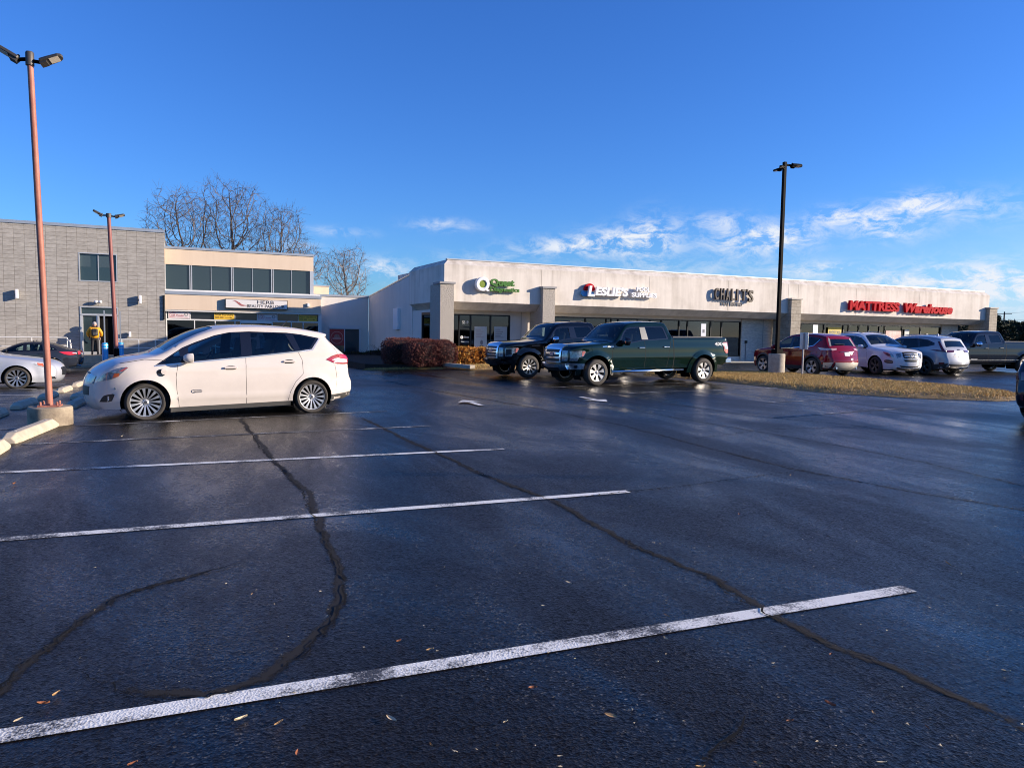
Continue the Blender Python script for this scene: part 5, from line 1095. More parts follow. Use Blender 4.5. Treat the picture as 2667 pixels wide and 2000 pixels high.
    def mirror(s, a, z, m, size=(.10, .10, .075), lens=None):
        y = float(s.S(a, z))
        for sg_ in (1, -1):
            x = s.wb/2-a; mb = MB(); sz = size; y0 = y+.045
            sec = [(-.55, 1.0), (-.5, 1.06), (.1, 1.0), (.55, .80), (.85, .45)]; q = [(u, w) for u, w in sec]; vs = []; nn = 14
            for u, w in q:
                for j in range(nn):
                    an = 2*PI*j/nn; cx_, sx_ = math.cos(an), math.sin(an); k = (abs(cx_)**3+abs(sx_)**3)**(-1/3); vs.append((x+u*sz[0], sg_*(y0+sz[1]*(1+w*k*cx_)), z+.015+sz[2]*w*k*sx_))
            mb.add(vs, [tuple(range(nn)), tuple(range(5*nn-1, 4*nn-1, -1))]+[(i*nn+j, i*nn+(j+1) % nn, (i+1)*nn+(j+1) % nn, (i+1)*nn+j) for i in range(4) for j in range(nn)])
            o = mb.build('side_mirror', m, s.root, smooth=50); MB().box(x-.03, x+.04, sg_*(y-.02), sg_*(y+.06), z-.045, z-.005).build('mirror_arm', blk, o)
            if lens: MB().box(x+.03, x+.05+size[0]*.4, sg_*(y+.13+size[1]*.9)-.03, sg_*(y+.13+size[1]*.9)+.01, z-.02, z+.03).build('turn_lamp', lens, o)
    def handles(s, L, m, w=.21):
        for a, z in L:
            y = float(s.S(a, z))
            for sg_ in (1, -1):
                x = s.wb/2-a; MB().box(x-w/2, x+w/2, sg_*(y+.012), sg_*(y+.038), z-.016, z+.018).build('door_handle', m, s.root, bevel=.01); s.side([(a-w*.36, z-.035), (a-w*.40, z), (a-w*.3, z+.032), (a+w*.3, z+.032), (a+w*.4, z), (a+w*.36, z-.035)], 'handle_recess', blk, off=.0015, skirt=0, sides=(sg_,), seg=.03, rnd=1) if s.seg < .055 else None
    def cabin_fit(s, a_f, z_floor, sm=seat_m, rear=None, belt=.9):
        X = lambda a: s.wb/2-a
        mb = MB(); mb.box(X(a_f-.5), X(a_f-.05), -.62, .62, z_floor, belt-.02); mb.build('dashboard', cabin, s.root, bevel=.05)
        for a in [a_f+.75]+([rear] if rear else []):
            for sg_ in (1, -1):
                mb = MB(); mb.box(X(a+.1), X(a-.42), sg_*.36-.25, sg_*.36+.25, z_floor, z_floor+.28)
                mb.prism([(X(a+.02), z_floor+.2), (X(a+.16), z_floor+.2), (X(a+.30), z_floor+.88), (X(a+.20), z_floor+.90)], sg_*.36-.24, sg_*.36+.24, 'y'); mb.prism([(X(a+.22), z_floor+.92), (X(a+.31), z_floor+.92), (X(a+.34), z_floor+1.10), (X(a+.26), z_floor+1.12)], sg_*.36-.13, sg_*.36+.13, 'y')
                mb.build('seat', sm, s.root, bevel=.04)
        w = MB().lathe([(.165, -.014), (.195, -.014), (.195, .014), (.165, .014)], 20, (0, 0, 0), 'x', True); w.v = [(X(a_f+.28)+v[0]-v[2]*.45, v[1]+.36, belt+.02+v[2]) for v in w.v]; w.build('steering_wheel', blk, s.root, smooth=40)
        MB().box(X(a_f+2.2), X(a_f-.6), -.70, .70, z_floor-.25, z_floor).build('floor', cabin, s.root)
    def dlo(s, outer, panes, trim_m=blk_gloss, glass_m=(gl_car,)):
        s.side(outer, 'window_trim', trim_m, off=-.006, skirt=.0, holes=panes, seg=s.seg)
        for i, p in enumerate(panes): s.side(p, 'side_window', glass_m[min(i, len(glass_m)-1)], off=-.012, skirt=0)
    def screen(s, poly, name, m, frame=True): return s.top(poly, name, m, off=-.008, skirt=0)
    def plate(s, a, z, x_out, m=plate_m, w=.30, h=.15):
        x = s.wb/2-a; p = MB().box(x-.006 if x_out > 0 else x-.02, x+.02 if x_out > 0 else x+.006, -w/2, w/2, z-h/2, z+h/2).build('license_plate', m, s.root)
        return p

# ---- white hatchback, nearest car
p_white = paint('paint_white', (.66, .585, .515)); trim_silver = mat('trim_satin', (.55, .53, .50), .3, .8)
def nz_(a): return a if a > -.30 else -.30+(a+.30)*.70     # short front overhang
def NP(L): return [(nz_(p[0]),)+tuple(p[1:]) for p in L]
HB = dict(cat='car', wb=2.67, r=.300, Ra=.357, track=1.50, tw=.215, seg=.05, sill=(.20, .245), fillet=.085, tum=.33, smooth=2, flare=.022,
          out=[(-.72, .19, .09), (-.83, .24, .14), (-.86, .42, .17), (-.845, .58, .17), (-.80, .70, .15), (-.66, .82, .10), (-.36, .93, .06), (.02, 1.0, .05), (.22, 1.045, .05), (.54, 1.25, .07), (.94, 1.435, .07), (1.30, 1.51, .045), (1.7, 1.532, .035), (2.05, 1.528, .035), (2.45, 1.505, .035), (2.80, 1.455, .03), (2.99, 1.425, .03), (3.0, 1.40, .03), (2.95, 1.36, .03), (3.22, 1.12, .05), (3.38, 1.03, .07), (3.41, .86, .09), (3.42, .66, .10), (3.49, .56, .11), (3.49, .38, .11), (3.40, .27, .09), (3.12, .22, .04)],
          W=[(-.86, .50), (-.72, .645), (-.5, .765), (-.28, .835), (0, .878), (.6, .895), (2.0, .895), (2.8, .872), (3.2, .80), (3.5, .66)],
          belt=[(-.9, .84), (-.3, .88), (.1, .90), (1.5, 1.02), (2.5, 1.12), (3.5, 1.13)], V=[(.1, .075), (.22, .055), (.34, .022), (.48, .010), (.62, .002), (.74, .004), (.86, .018), (.95, .034), (1.2, .045)], crease=[(.80, .90, .012, .028), (.335, .385, .012, .022)])
HB['out'] = [(nz_(a), z, cc*(.72 if a < -.5 else 1)) for a, z, cc in HB['out']]; HB['W'] = NP(HB['W']); HB['belt'] = NP(HB['belt'])
c = Car('parked_hatchback', 'pearl white hatchback parked nearest the camera, facing left', (-.95, 12.87), R(190.8), HB, near='L')
DL = [(.14, .885), (.55, 1.165), (.64, 1.205), (.74, 1.25), (1.06, 1.37), (1.30, 1.425), (1.62, 1.443), (2.25, 1.432), (2.49, 1.408), (2.82, 1.345), (2.67, 1.15), (2.45, 1.117), (1.5, 1.017), (.58, .93)]
PN = [[(.22, .91), (.50, 1.115), (.52, .945)], [(.64, 1.16), (.70, 1.20), (1.05, 1.345), (1.26, 1.40), (1.47, 1.412), (1.46, 1.03), (.64, .955)], [(1.64, 1.418), (2.22, 1.41), (2.36, 1.13), (1.64, 1.045)], [(2.36, 1.398), (2.46, 1.388), (2.76, 1.33), (2.64, 1.17), (2.46, 1.14)]]
WS = [(.30, 1.10, -.90), (.95, 1.435, -.90), (1.08, 1.465, -.80), (1.08, 1.465, .80), (.95, 1.435, .90), (.30, 1.10, .90)]
RW = [(2.96, 1.34, -.9), (3.18, 1.155, -.88), (3.18, 1.155, .88), (2.96, 1.34, .9)]
PN0 = PN
c.body(p_white, [DL], [WS, RW]); c.dlo(DL, PN, glass_m=(gl_car, gl_car, gl_car, gl_dark)); c.screen(WS, 'windshield', gl_car); c.screen(RW, 'rear_window', gl_dark)
c.ribbon([(2.83, 1.34), (2.685, 1.14), (2.45, 1.107), (1.5, 1.006), (.58, .918), (.13, .872)], .022, 'window_strip', trim_silver, .003)
for q in ([(.47, .90), (.44, .69), (.45, .48), (.49, .205)], [(1.53, 1.005), (1.525, .72), (1.54, .225)], [(2.42, 1.10), (2.49, .96), (2.50, .72), (2.36, .575), (2.27, .40), (2.24, .25)]): c.ribbon(q, .007, 'door_seam', mat('seam', (.10, .085, .07), .8), .001)
c.ribbon(NP([(-.36, .915), (0, .975), (.3, .96)]), .008, 'hood_seam', MATS['seam'], .001); c.ribbon([(2.93, 1.38), (3.13, 1.13), (3.16, 1.06)], .007, 'hatch_seam', MATS['seam'], .001); c.ribbon([(3.10, .87), (3.14, .62), (3.12, .40)], .007, 'bumper_seam', MATS['seam'], .001)
c.side([(.36, .125), (.36, .198), (2.285, .246), (2.285, .17)], 'sill_panel', mat('sill_grey', (.055, .052, .048), .6), off=.006); c.side([(3.03, .225), (3.03, .33), (3.2, .34), (3.47, .37), (3.44, .29), (3.3, .24)], 'bumper_valance', MATS['sill_grey'], off=.006)
c.top([(3.49, .385, -1), (3.40, .27, -1), (3.40, .27, 1), (3.49, .385, 1)], 'rear_valance', MATS['sill_grey'], off=.006)
TL = [(2.93, .965), (3.10, 1.055), (3.28, 1.07), (3.395, 1.02), (3.41, .88), (3.30, .875), (3.12, .885)]
t = c.side(TL, 'tail_light', red_lens, off=.012, rnd=1, seg=.035); c.side([(3.04, .955), (3.16, .985), (3.3, .97), (3.39, .96), (3.395, .90), (3.2, .905)], 'reverse_lens', mat('tail_clear', (.72, .60, .56), .2, coat=1.), t, off=.017, rnd=1, seg=.035); c.side([(3.16, .985), (3.2, 1.045), (3.32, 1.04), (3.38, .975)], 'brake_lens', mat('red_bright', (.60, .02, .03), .15, coat=1.), t, off=.020, rnd=1, seg=.03)
HL = NP([(-.80, .625), (-.72, .72), (-.55, .79), (-.38, .85), (-.22, .865), (-.30, .79), (-.42, .70), (-.58, .655)])
t = c.side(HL, 'headlight', clear_lens, off=.010, rnd=1, seg=.03); c.side(NP([(-.52, .685), (-.48, .755), (-.38, .765), (-.40, .71)]), 'turn_lens', amber_lens, t, off=.014, seg=.03); c.side(NP([(-.40, .79), (-.27, .85), (-.235, .855), (-.33, .79)]), 'marker_lens', mat('lens_red_dim', (.40, .08, .06), .15, coat=1.), t, off=.014, seg=.03)
c.top(NP([(-.845, .58, -.98), (-.80, .70, -.98), (-.80, .70, -.55), (-.845, .60, -.6)]), 'headlight', clear_lens, off=.008, mirror=True)
c.side(NP([(-.76, .305), (-.70, .40), (-.62, .425), (-.47, .445), (-.50, .38), (-.54, .31)]), 'fog_lamp_recess', blk, off=.003, skirt=.0, rnd=1, seg=.035); c.side(NP([(-.61, .335), (-.585, .335), (-.585, .40), (-.61, .40)]), 'fog_lamp', white_lens, off=.008, seg=.02)
c.top(NP([(-.86, .40, -.75), (-.86, .53, -.78), (-.86, .53, .78), (-.86, .40, .75)]), 'grille', blk, off=.004); c.top(NP([(-.80, .69, -.5), (-.79, .71, -.5), (-.79, .71, .5), (-.80, .69, .5)]), 'upper_grille', blk, off=.004)
c.side([(.22+.055*math.cos(u)*1.15, .765+.060*math.sin(u)) for u in np.linspace(0, 2*PI, 22)[:-1]], 'charge_port', blk_gloss, off=.003, skirt=0, seg=.02, sides=(1,)); c.side([(.262+.042*math.cos(u), .785+.046*math.sin(u)) for u in np.linspace(0, 2*PI, 18)[:-1]], 'port_cover', p_white, off=.008, seg=.02, sides=(1,))
bd = c.ribbon([(.70+.035*math.cos(u), .455+.022*math.sin(u)) for u in np.linspace(.7, 5.6, 12)], .010, 'badge', chrome, .004, sides=(1,)); c.ribbon([(.67, .475), (.82, .477)], .008, 'badge_bar', chrome, .004, bd, (1,)); c.ribbon([(.70, .452), (.83, .454)], .012, 'badge_bar', alloy_dark, .004, bd, (1,)); c.ribbon([(.70, .437), (.82, .439)], .008, 'badge_bar', chrome, .004, bd, (1,))
c.side([(-.42+.013*math.cos(u), .52+.018*math.sin(u)) for u in np.linspace(0, 2*PI, 10)[:-1]], 'parking_sensor', chrome, off=.004, seg=.02)
c.mirror(.62, .985, p_white, (.10, .095, .075)); c.handles([(1.28, .835), (2.26, .935)], p_white)
MB().tube([(c.wb/2-2.36, 0, 1.535), (c.wb/2-2.42, 0, 1.60), (c.wb/2-2.50, 0, 1.66)], [.022, .012, .004], 6).build('antenna', blk, c.root)
c.wheels(alloy, 'single', 15, .228); c.cabin_fit(.75, .42, seat_m, 2.05, .92)

# ---- pickups
def pickup(label, xy, hd, pm, style, sx=1., sz=1., group=None, seg=.07, **kw):
    A = lambda a: a*sx if a > 0 else a
    sp = dict(cat='pickup truck', wb=4.34*sx, r=.385, Ra=.50, track=1.66, tw=.27, seg=seg, sill=(.44, .48), fillet=.06, tum=.26, smooth=1, flare=.03,
              out=[(-.70, .50, .06), (-.80, .56, .10), (-.83, .75, .12), (-.82, 1.02, .10), (-.76, 1.11, .07), (-.45, 1.17, .05), (.2, 1.22, .05), (A(.62), 1.27, .05), (A(.72), 1.30, .05), (A(1.00), 1.57, .07), (A(1.18), 1.745, .06), (A(1.36), 1.825, .04), (A(1.8), 1.868, .035), (A(2.4), 1.875, .035), (A(2.74), 1.862, .035), (A(2.86), 1.81, .035), (A(2.985), 1.43, .03), (A(3.02), 1.405, .0), (A(3.1), 1.40, 0), (A(5.35), 1.415, 0), (A(5.44), 1.40, .01), (A(5.47), 1.30, .02), (A(5.50), .80, .03), (A(5.46), .62, .03), (A(5.3), .55, .02)],
              W=[(-.83, .70), (-.6, .84), (-.3, .90), (.1, .93), (A(3.5), .93), (A(5.0), .93), (A(5.5), .905)], belt=[(-1, 1.16), (A(.5), 1.2), (A(1.7), 1.27), (A(2.9), 1.31), (A(3.0), 1.5), (A(6), 1.6)],
              V=[(.3, .10), (.5, .05), (.72, .012), (.80, .0), (.95, .008), (1.1, .012), (1.25, .035), (1.45, .05)], crease=[(.76, .80, .006, .05)])
    sp['scale'] = sz
    c = Car('pickup_truck', label, xy, hd, sp, group, near='L')
    DLO = [(A(.86), 1.265), (A(1.06), 1.55), (A(1.22), 1.68), (A(1.40), 1.72), (A(2.66), 1.755), (A(2.74), 1.72), (A(2.86), 1.36), (A(1.75), 1.30), (A(1.2), 1.215), (A(.9), 1.215)]
    PN = [[(A(.93), 1.275), (A(1.1), 1.52), (A(1.22), 1.63), (A(1.36), 1.67), (A(1.72), 1.69), (A(1.78), 1.335), (A(1.24), 1.25), (A(.95), 1.25)], [(A(1.98), 1.70), (A(2.60), 1.725), (A(2.67), 1.69), (A(2.78), 1.385), (A(2.04), 1.345)]]
    WS = [(A(.80), 1.37, -.9), (A(1.22), 1.715, -.88), (A(1.34), 1.765, -.8), (A(1.34), 1.765, .8), (A(1.22), 1.715, .88), (A(.80), 1.37, .9)]
    RW = [(A(2.86), 1.69, -.7), (A(2.95), 1.48, -.7), (A(2.95), 1.48, .7), (A(2.86), 1.69, .7)]
    c.body(pm, [DLO], [WS, RW]); c.dlo(DLO, PN, glass_m=(gl_car, gl_dark)); c.screen(WS, 'windshield', gl_car); c.screen(RW, 'rear_window', gl_dark)
    c.side([(A(1.755), 1.345), (A(1.735), 1.71), (A(1.95), 1.715), (A(2.01), 1.345)], 'door_pillar', mat('pillar_grey', (.13, .135, .13), .45) if style == 'green' else blk_gloss, off=.002)
    sm_ = mat('dark_seam', (.004, .004, .004), .9)
    for q in ([(A(.66), 1.2), (A(.58), 1.0), (A(.60), .46)], [(A(1.86), 1.30), (A(1.87), .9), (A(1.87), .47)], [(A(2.93), 1.30), (A(2.86), 1.0), (A(2.84), .9), (A(2.78), .48)]): c.ribbon(q, .012, 'door_seam', sm_, .001)
    c.ribbon([(A(3.04), 1.40), (A(3.05), 1.0), (A(3.06), .47)], .03, 'cab_gap', sm_, .001)
    fm = kw.get('flare_m')
    if fm:
        for ax in (0, sp['wb']):
            ts = np.linspace(-.15 if ax == 0 else -.1, PI+.12, 20); R0, R1 = .50, .625
            c.side([(ax+R0*math.cos(u), .385+R0*math.sin(u)) for u in ts]+[(ax+R1*math.cos(u), .385+R1*math.sin(u)) for u in ts[::-1]], 'fender_flare', fm, off=.022, skirt=.05, seg=.05)
    # front end
    gm = kw.get('grille', chrome)
    g_ = c.top([(-.83, .68, -.62), (-.80, 1.085, -.66), (-.70, 1.13, -.66), (-.70, 1.13, .66), (-.80, 1.085, .66), (-.83, .68, .62)], 'grille', gm, off=.03, skirt=.06)
    n = 3 if style != 'black' else 4
    for k in range(n):
        z0 = .715+k*(.33/n); z1 = z0+.33/n*.60; c.top([(-.83, z0, -.52), (-.825, z1, -.54), (-.825, z1, .54), (-.83, z0, .52)], 'grille_slot', blk, g_, off=.036, skirt=.01)
    c.top([(-.83, .855, -.13), (-.828, .885, -.16), (-.826, .93, -.13), (-.826, .93, .13), (-.828, .885, .16), (-.83, .855, .13)], 'badge', mat('badge_blue', (.02, .05, .16), .25, coat=1.), g_, off=.046, rnd=1)
    h = c.side([(-.80, .72), (-.80, 1.0), (-.42, 1.02), (-.36, .99), (-.44, .86), (-.58, .83), (-.62, .72)], 'headlight', clear_lens, off=.012, seg=.04); c.side([(-.50, .85), (-.48, 1.0), (-.385, .99), (-.45, .87)], 'turn_lens', mat('lens_pink', (.52, .17, .14), .15, coat=1.), h, off=.018, seg=.03)
    c.top([(-.83, .72, -.99), (-.82, 1.0, -.99), (-.82, 1.0, -.68), (-.83, .72, -.68)], 'headlight', clear_lens, off=.012, mirror=True)
    if style == 'black': c.side([(-.78, .76), (-.78, .96), (-.62, .965), (-.62, .80)], 'lamp_bar', blk, h, off=.016, seg=.04)
    bm_ = kw.get('bumper', chrome)
    b_ = c.top([(-.80, .47, -1), (-.83, .655, -1), (-.83, .655, 1), (-.80, .47, 1)], 'bumper', bm_, off=.10, skirt=.12); c.side([(-.83, .47), (-.835, .655), (-.42, .64), (-.44, .48)], 'bumper_wrap', bm_, b_, off=.035, skirt=.06, seg=.05)
    c.top([(-.80, .49, -.55), (-.83, .585, -.55), (-.83, .585, .55), (-.80, .49, .55)], 'air_intake', blk, b_, off=.105, skirt=.01); c.side([(-.66+.05*math.cos(u), .555+.05*math.sin(u)) for u in np.linspace(0, 2*PI, 14)[:-1]], 'fog_lamp', blk_gloss, b_, off=.04, skirt=.01, seg=.03)
    c.top([(-.70, .40, -.95), (-.80, .48, -.95), (-.80, .48, .95), (-.70, .40, .95)], 'air_dam', blk, off=.03, skirt=.05)
    # rear
    c.side([(A(5.22), 1.27), (A(5.455), 1.275), (A(5.475), .93), (A(5.36), .91), (A(5.27), 1.0)], 'tail_light', mat('truck_tail', (.42, .07, .06), .15, coat=1.), off=.015, seg=.04)
    c.side([(A(5.30), 1.15), (A(5.46), 1.15), (A(5.465), 1.05), (A(5.30), 1.05)], 'reverse_lens', white_lens, off=.019, seg=.04)
    X = lambda a: c.wb/2-a
    MB().box(X(A(5.47)+.16), X(A(5.47)-.10), -.90, .90, .60, .76).build('rear_bumper', chrome if style != 'ram' else alloy, c.root, bevel=.02); MB().box(X(A(5.6)+.12), X(A(5.5)), -.04, .04, .42, .50).build('tow_hitch', blk, c.root)
    c.top([(A(3.12), 1.40, -.93), (A(5.33), 1.415, -.93), (A(5.33), 1.415, .93), (A(3.12), 1.40, .93)], 'bed_cover', mat('bed_cover', (.014, .014, .016), .55), off=.035, skirt=.03)
    if style != 'ram':
        for s_ in (1, -1):
            MB().tube([(X(A(.62)), s_*.86, .40), (X(A(.72)), s_*.97, .40), (X(A(2.95)), s_*.97, .42), (X(A(3.05)), s_*.86, .42)], .042, 10).build('running_board', chrome if style == 'green' else blk, c.root, smooth=50)
            for a in (1.0, 2.2): MB().box(X(A(a+.25)), X(A(a)), s_*.97-.045, s_*.97+.045, .435, .455).build('step_pad', blk, c.root)
            MB().tube([(X(A(3.6)), s_*.75, .42), (X(A(3.15)), s_*.75, .42)], .05, 10).build('exhaust_pipe', chrome, c.root) if style == 'green' else None
    c.mirror(A(1.0), 1.27, kw.get('mirror_m', chrome), (.11, .125, .11), amber_lens)
    c.handles([(A(1.72), 1.10), (A(2.72), 1.125)], kw.get('handle_m', chrome), .22)
    c.wheels(kw.get('rim_m', alloy), kw.get('spoke', 'single'), kw.get('ns', 7), kw.get('rim_r', .255)); c.cabin_fit(A(1.15), .62, seat_m, A(2.15), 1.2)
    MB().lathe([(.17, .0), (.17, .03)], 12, (0, 0, 0)).build('spare', well, c.root).location = (0, 0, .5)
    return c, A
p_green = paint('paint_dark_green', (.0032, .0125, .0080)); p_black = paint('paint_black', (.0022, .0022, .0026)); p_gran = paint('paint_granite', (.014, .0145, .018))
g, A = pickup('dark green crew cab pickup with chrome bumper and steps', (10.25, 18.33), R(186), p_green, 'green', .945, .99, flare_m=paint('flare_green', (.0048, .017, .0115)), handle_m=chrome, mirror_m=blk_gloss, seg=.06)
tb_ = text_mesh('4X4', 0, .42, 0, .11, 0, .01, .02)
tb_.v = [(g.wb/2-A(4.84)-x, float(g.S(A(4.84)+x, 1.16+z))+.004-y, 1.16+z) for x, y, z in tb_.v]; tb_.build('badge', mat('decal_pale', (.55, .55, .53), .5), g.root)
bdg = g.ribbon([(.20, 1.135), (.36, 1.14)], .02, 'fender_badge', chrome, .006, sides=(1,)); g.ribbon([(.38, 1.13), (.60, 1.135)], .035, 'badge_bar', alloy, .006, bdg, (1,))
b, A = pickup('black crew cab pickup parked beyond the green pickup', (9.85, 22.2), R(186), p_black, 'black', .945, 1.0, flare_m=paint('flare_black', (.0032, .0032, .0036)), bumper=p_black, rim_m=mat('alloy_bright', (.72, .70, .66), .3, .85), spoke='single', ns=10, rim_r=.262, mirror_m=chrome)
b.ribbon([(.10, 1.08), (.42, 1.085)], .03, 'fender_badge', chrome, .006, sides=(1,)); b.ribbon([(.56, .63), (3.0*.945, .66)], .03, 'door_strip', chrome, .006)
X = lambda a: b.wb/2-a
MB().box(X(2.5), X(2.0), -.3, .3, 1.90, 1.935).build('sunroof_visor', blk, b.root, bevel=.015)
r_, A = pickup('granite grey pickup at far right, nose behind the silver car', (31.05, 22.35), R(173), p_gran, 'ram', .86, 1.0, grille=p_gran, bumper=chrome, handle_m=blk, rim_m=alloy, ns=6, mirror_m=chrome)
MB().box(r_.wb/2-A(2.9)-.05, r_.wb/2-A(2.9)+.0, -.16, .16, 1.83, 1.87).build('brake_lamp', red_lens, r_.root); r_.ribbon([(.62, .60), (1.0, .60)], .05, 'door_badge', alloy, .005); r_.ribbon([(.55, .56), (3.4, .58)], .02, 'door_strip', alloy, .005)

# ---- crossovers
def suv(label, xy, hd, pm, near, wb, H, ov, spec, group=None, cat='car', name='parked_suv', seg=.075):
    fo, ro = ov; k = H/1.66; L = lambda a: a*wb/2.68; zt = spec.get('tailz', 1.02)*k
    sp = dict(cat=cat, wb=wb, r=.345*spec.get('wr', 1), Ra=.40*spec.get('wr', 1), track=1.60, tw=.23, seg=seg, sill=(.27, .30), fillet=.09, tum=.36, smooth=2, flare=.022,
              out=[(-fo+.16, .24, .07), (-fo+.04, .30, .12), (-fo, .50, .15), (-fo+.01, .72*k, .15), (-fo+.08, .88*k, .12), (-fo+.3, .97*k, .07), (0, 1.04*k, .055), (L(.42), 1.10*k, .05), (L(.60), 1.20*k, .06), (L(.95), 1.43*k, .08), (L(1.25), 1.575*k, .06), (L(1.6), 1.635*k, .045), (L(2.1), H*.995, .04), (L(2.6), H*.982, .04), (wb+ro-.62, H*.955, .035), (wb+ro-.40, H*.925, .03), (wb+ro-.41, H*.90, .03), (wb+ro-.22, 1.16*k, .05), (wb+ro-.10, zt, .08), (wb+ro-.07, .80*k, .09), (wb+ro-.01, .66*k, .11), (wb+ro, .46, .11), (wb+ro-.10, .32, .08), (wb+ro-.3, .27, .04)],
              W=[(-fo, .60), (-fo+.18, .74), (-fo+.5, .86), (0, .895), (wb*.3, .915), (wb*.8, .915), (wb+ro*.4, .88), (wb+ro*.75, .80), (wb+ro, .68)],
              belt=[(-fo, .9*k), (0, .97*k), (wb*.5, 1.07*k), (wb, 1.12*k), (wb+ro, 1.15*k)], V=[(.2, .05), (.34, .025), (.55, .003), (.72, .0), (.88, .012), (1.05, .03), (1.3, .04)], crease=[(.92*k, 1.0*k, .010, .035), (.42, .5, .008, .04)])
    c = Car(name, label, xy, hd, sp, group, near=near); c.k = k; c.L = L; c.fo, c.ro = fo, ro
    D = [(L(a) if a < 2.7 else wb+(a-2.68)*ro/.8, z*k) for a, z in spec['dlo']]; P = [[(L(a) if a < 2.7 else wb+(a-2.68)*ro/.8, z*k) for a, z in q] for q in spec['panes']]
    WS = [(L(.55), 1.17*k, -.9), (L(.95), 1.43*k, -.9), (L(1.18), 1.55*k, -.82), (L(1.18), 1.55*k, .82), (L(.95), 1.43*k, .9), (L(.55), 1.17*k, .9)]
    RW = [(wb+ro-.385, H*.87, -.80), (wb+ro-.23, 1.17*k, -.86), (wb+ro-.23, 1.17*k, .86), (wb+ro-.385, H*.87, .80)]
    c.body(pm, [D], [WS, RW]); c.dlo(D, P, glass_m=spec.get('gm', (gl_car, gl_dark, gl_dark))); c.screen(WS, 'windshield', gl_car); c.screen(RW, 'rear_window', gl_dark)
    for q in ([(L(.55), 1.0*k), (L(.50), .7), (L(.52), .30)], [(L(1.55), 1.05*k), (L(1.55), .30)], [(L(2.38), 1.1*k), (L(2.46), .85), (L(2.28), .55), (L(2.2), .30)]): c.ribbon(q, .010, 'door_seam', mat('dark_seam', (.004, .004, .004), .9), .001)
    lo = spec.get('lower')
    if lo:
        c.side([(L(.40), .22), (L(.40), .36), (L(2.24), .38), (L(2.24), .24)], 'sill_panel', lo, off=.008)
        for ax in (0, wb):
            ts = np.linspace(-.25, PI+.25, 18); R0, R1 = sp['Ra']-.002, sp['Ra']+.07
            c.side([(ax+R0*math.cos(u), sp['r']+R0*math.sin(u)) for u in ts]+[(ax+R1*math.cos(u), sp['r']+R1*math.sin(u)) for u in ts[::-1]], 'arch_trim', lo, off=.008, seg=.05)
        c.side([(wb+sp['Ra']+.05, .26), (wb+sp['Ra']+.03, .46), (wb+ro-.02, .5), (wb+ro-.1, .3)], 'bumper_valance', lo, off=.008); c.top([(wb+ro, .48, -1), (wb+ro-.2, .29, -1), (wb+ro-.2, .29, 1), (wb+ro, .48, 1)], 'rear_valance', lo, off=.008)
    if spec.get('rails'):
        for s_ in (1, -1):
            mb = MB(); pts = [c.top_pos(c.s_at(a, z), s_*.84, .045)[0] for a, z in ((L(1.25), 1.6*k), (L(1.6), 1.64*k), (L(2.3), H), (wb+ro-.75, H*.95))]; mb.tube([tuple(map(float, np.ravel(p))) for p in pts], [.008, .02, .02, .008], 8); mb.build('roof_rail', spec['rails'], c.root, smooth=50)
    c.mirror(L(.72), 1.08*k, spec.get('mirror_m', pm), (.11, .11, .08)); c.handles([(L(1.35), .93*k), (L(2.25), .98*k)], spec.get('handle_m', pm)); c.cabin_fit(L(.85), .5, spec.get('seat', seat_m), L(2.0), 1.0)
    c.wheels(spec.get('rim', alloy), spec.get('spoke', 'single'), spec.get('ns', 5), spec.get('rr', .24)); return c
DLO_A = [(.50, 1.10), (.80, 1.30), (1.12, 1.46), (1.5, 1.535), (2.2, 1.545), (2.75, 1.51), (3.02, 1.44), (2.72, 1.20), (2.5, 1.155), (1.5, 1.08), (.62, 1.02)]
PN_A = [[(.66, 1.10), (.86, 1.28), (1.15, 1.42), (1.46, 1.495), (1.46, 1.11), (.70, 1.06)], [(1.60, 1.50), (2.2, 1.51), (2.36, 1.17), (1.60, 1.115)], [(2.30, 1.505), (2.72, 1.475), (2.92, 1.43), (2.68, 1.22), (2.46, 1.185)]]
p_red = paint('paint_red', (.20, .0045, .012)); lowd = mat('lower_cladding', (.02, .02, .022), .6); lows = mat('silver_cladding', (.50, .46, .39), .45, .3)
c = suv('dark red crossover seen from its rear corner by the lamp post', (21.42, 23.9), R(92), p_red, 'L', 2.56, 1.62, (.86, .84), dict(dlo=DLO_A, panes=PN_A, lower=lowd, ns=5, rr=.245, seat=seat_m), 'cars parked facing the shops')
wb, ro, k = c.wb, c.ro, c.k
c.ribbon([(c.L(2.70)+.2, 1.42*k), (c.L(2.70), 1.19*k), (c.L(2.5), 1.145*k), (c.L(1.5), 1.07*k), (c.L(.62), 1.01*k)], .022, 'window_strip', chrome, .004)
t = c.side([(wb+ro-.62, 1.125*k), (wb+ro-.45, 1.02*k), (wb+ro-.12, 1.03*k), (wb+ro-.11, 1.10*k), (wb+ro-.3, 1.09*k)], 'tail_light', white_lens, off=.014, seg=.04); c.top([(wb+ro-.14, 1.10*k, -.99), (wb+ro-.10, 1.0*k, -.99), (wb+ro-.10, 1.02*k, -.72), (wb+ro-.14, 1.08*k, -.66)], 'tail_light', mat('lens_rose', (.60, .34, .32), .15, coat=1.), off=.014, mirror=True)
c.top([(wb+ro-.09, .92*k, -.50), (wb+ro-.09, .945*k, -.55), (wb+ro-.09, .945*k, .55), (wb+ro-.09, .92*k, .50)], 'tailgate_strip', dark_red_lens, off=.02); c.top([(wb+ro-.075, .78*k, -.20), (wb+ro-.085, .90*k, -.20), (wb+ro-.085, .90*k, .20), (wb+ro-.075, .78*k, .20)], 'license_plate', plate_m, off=.012)
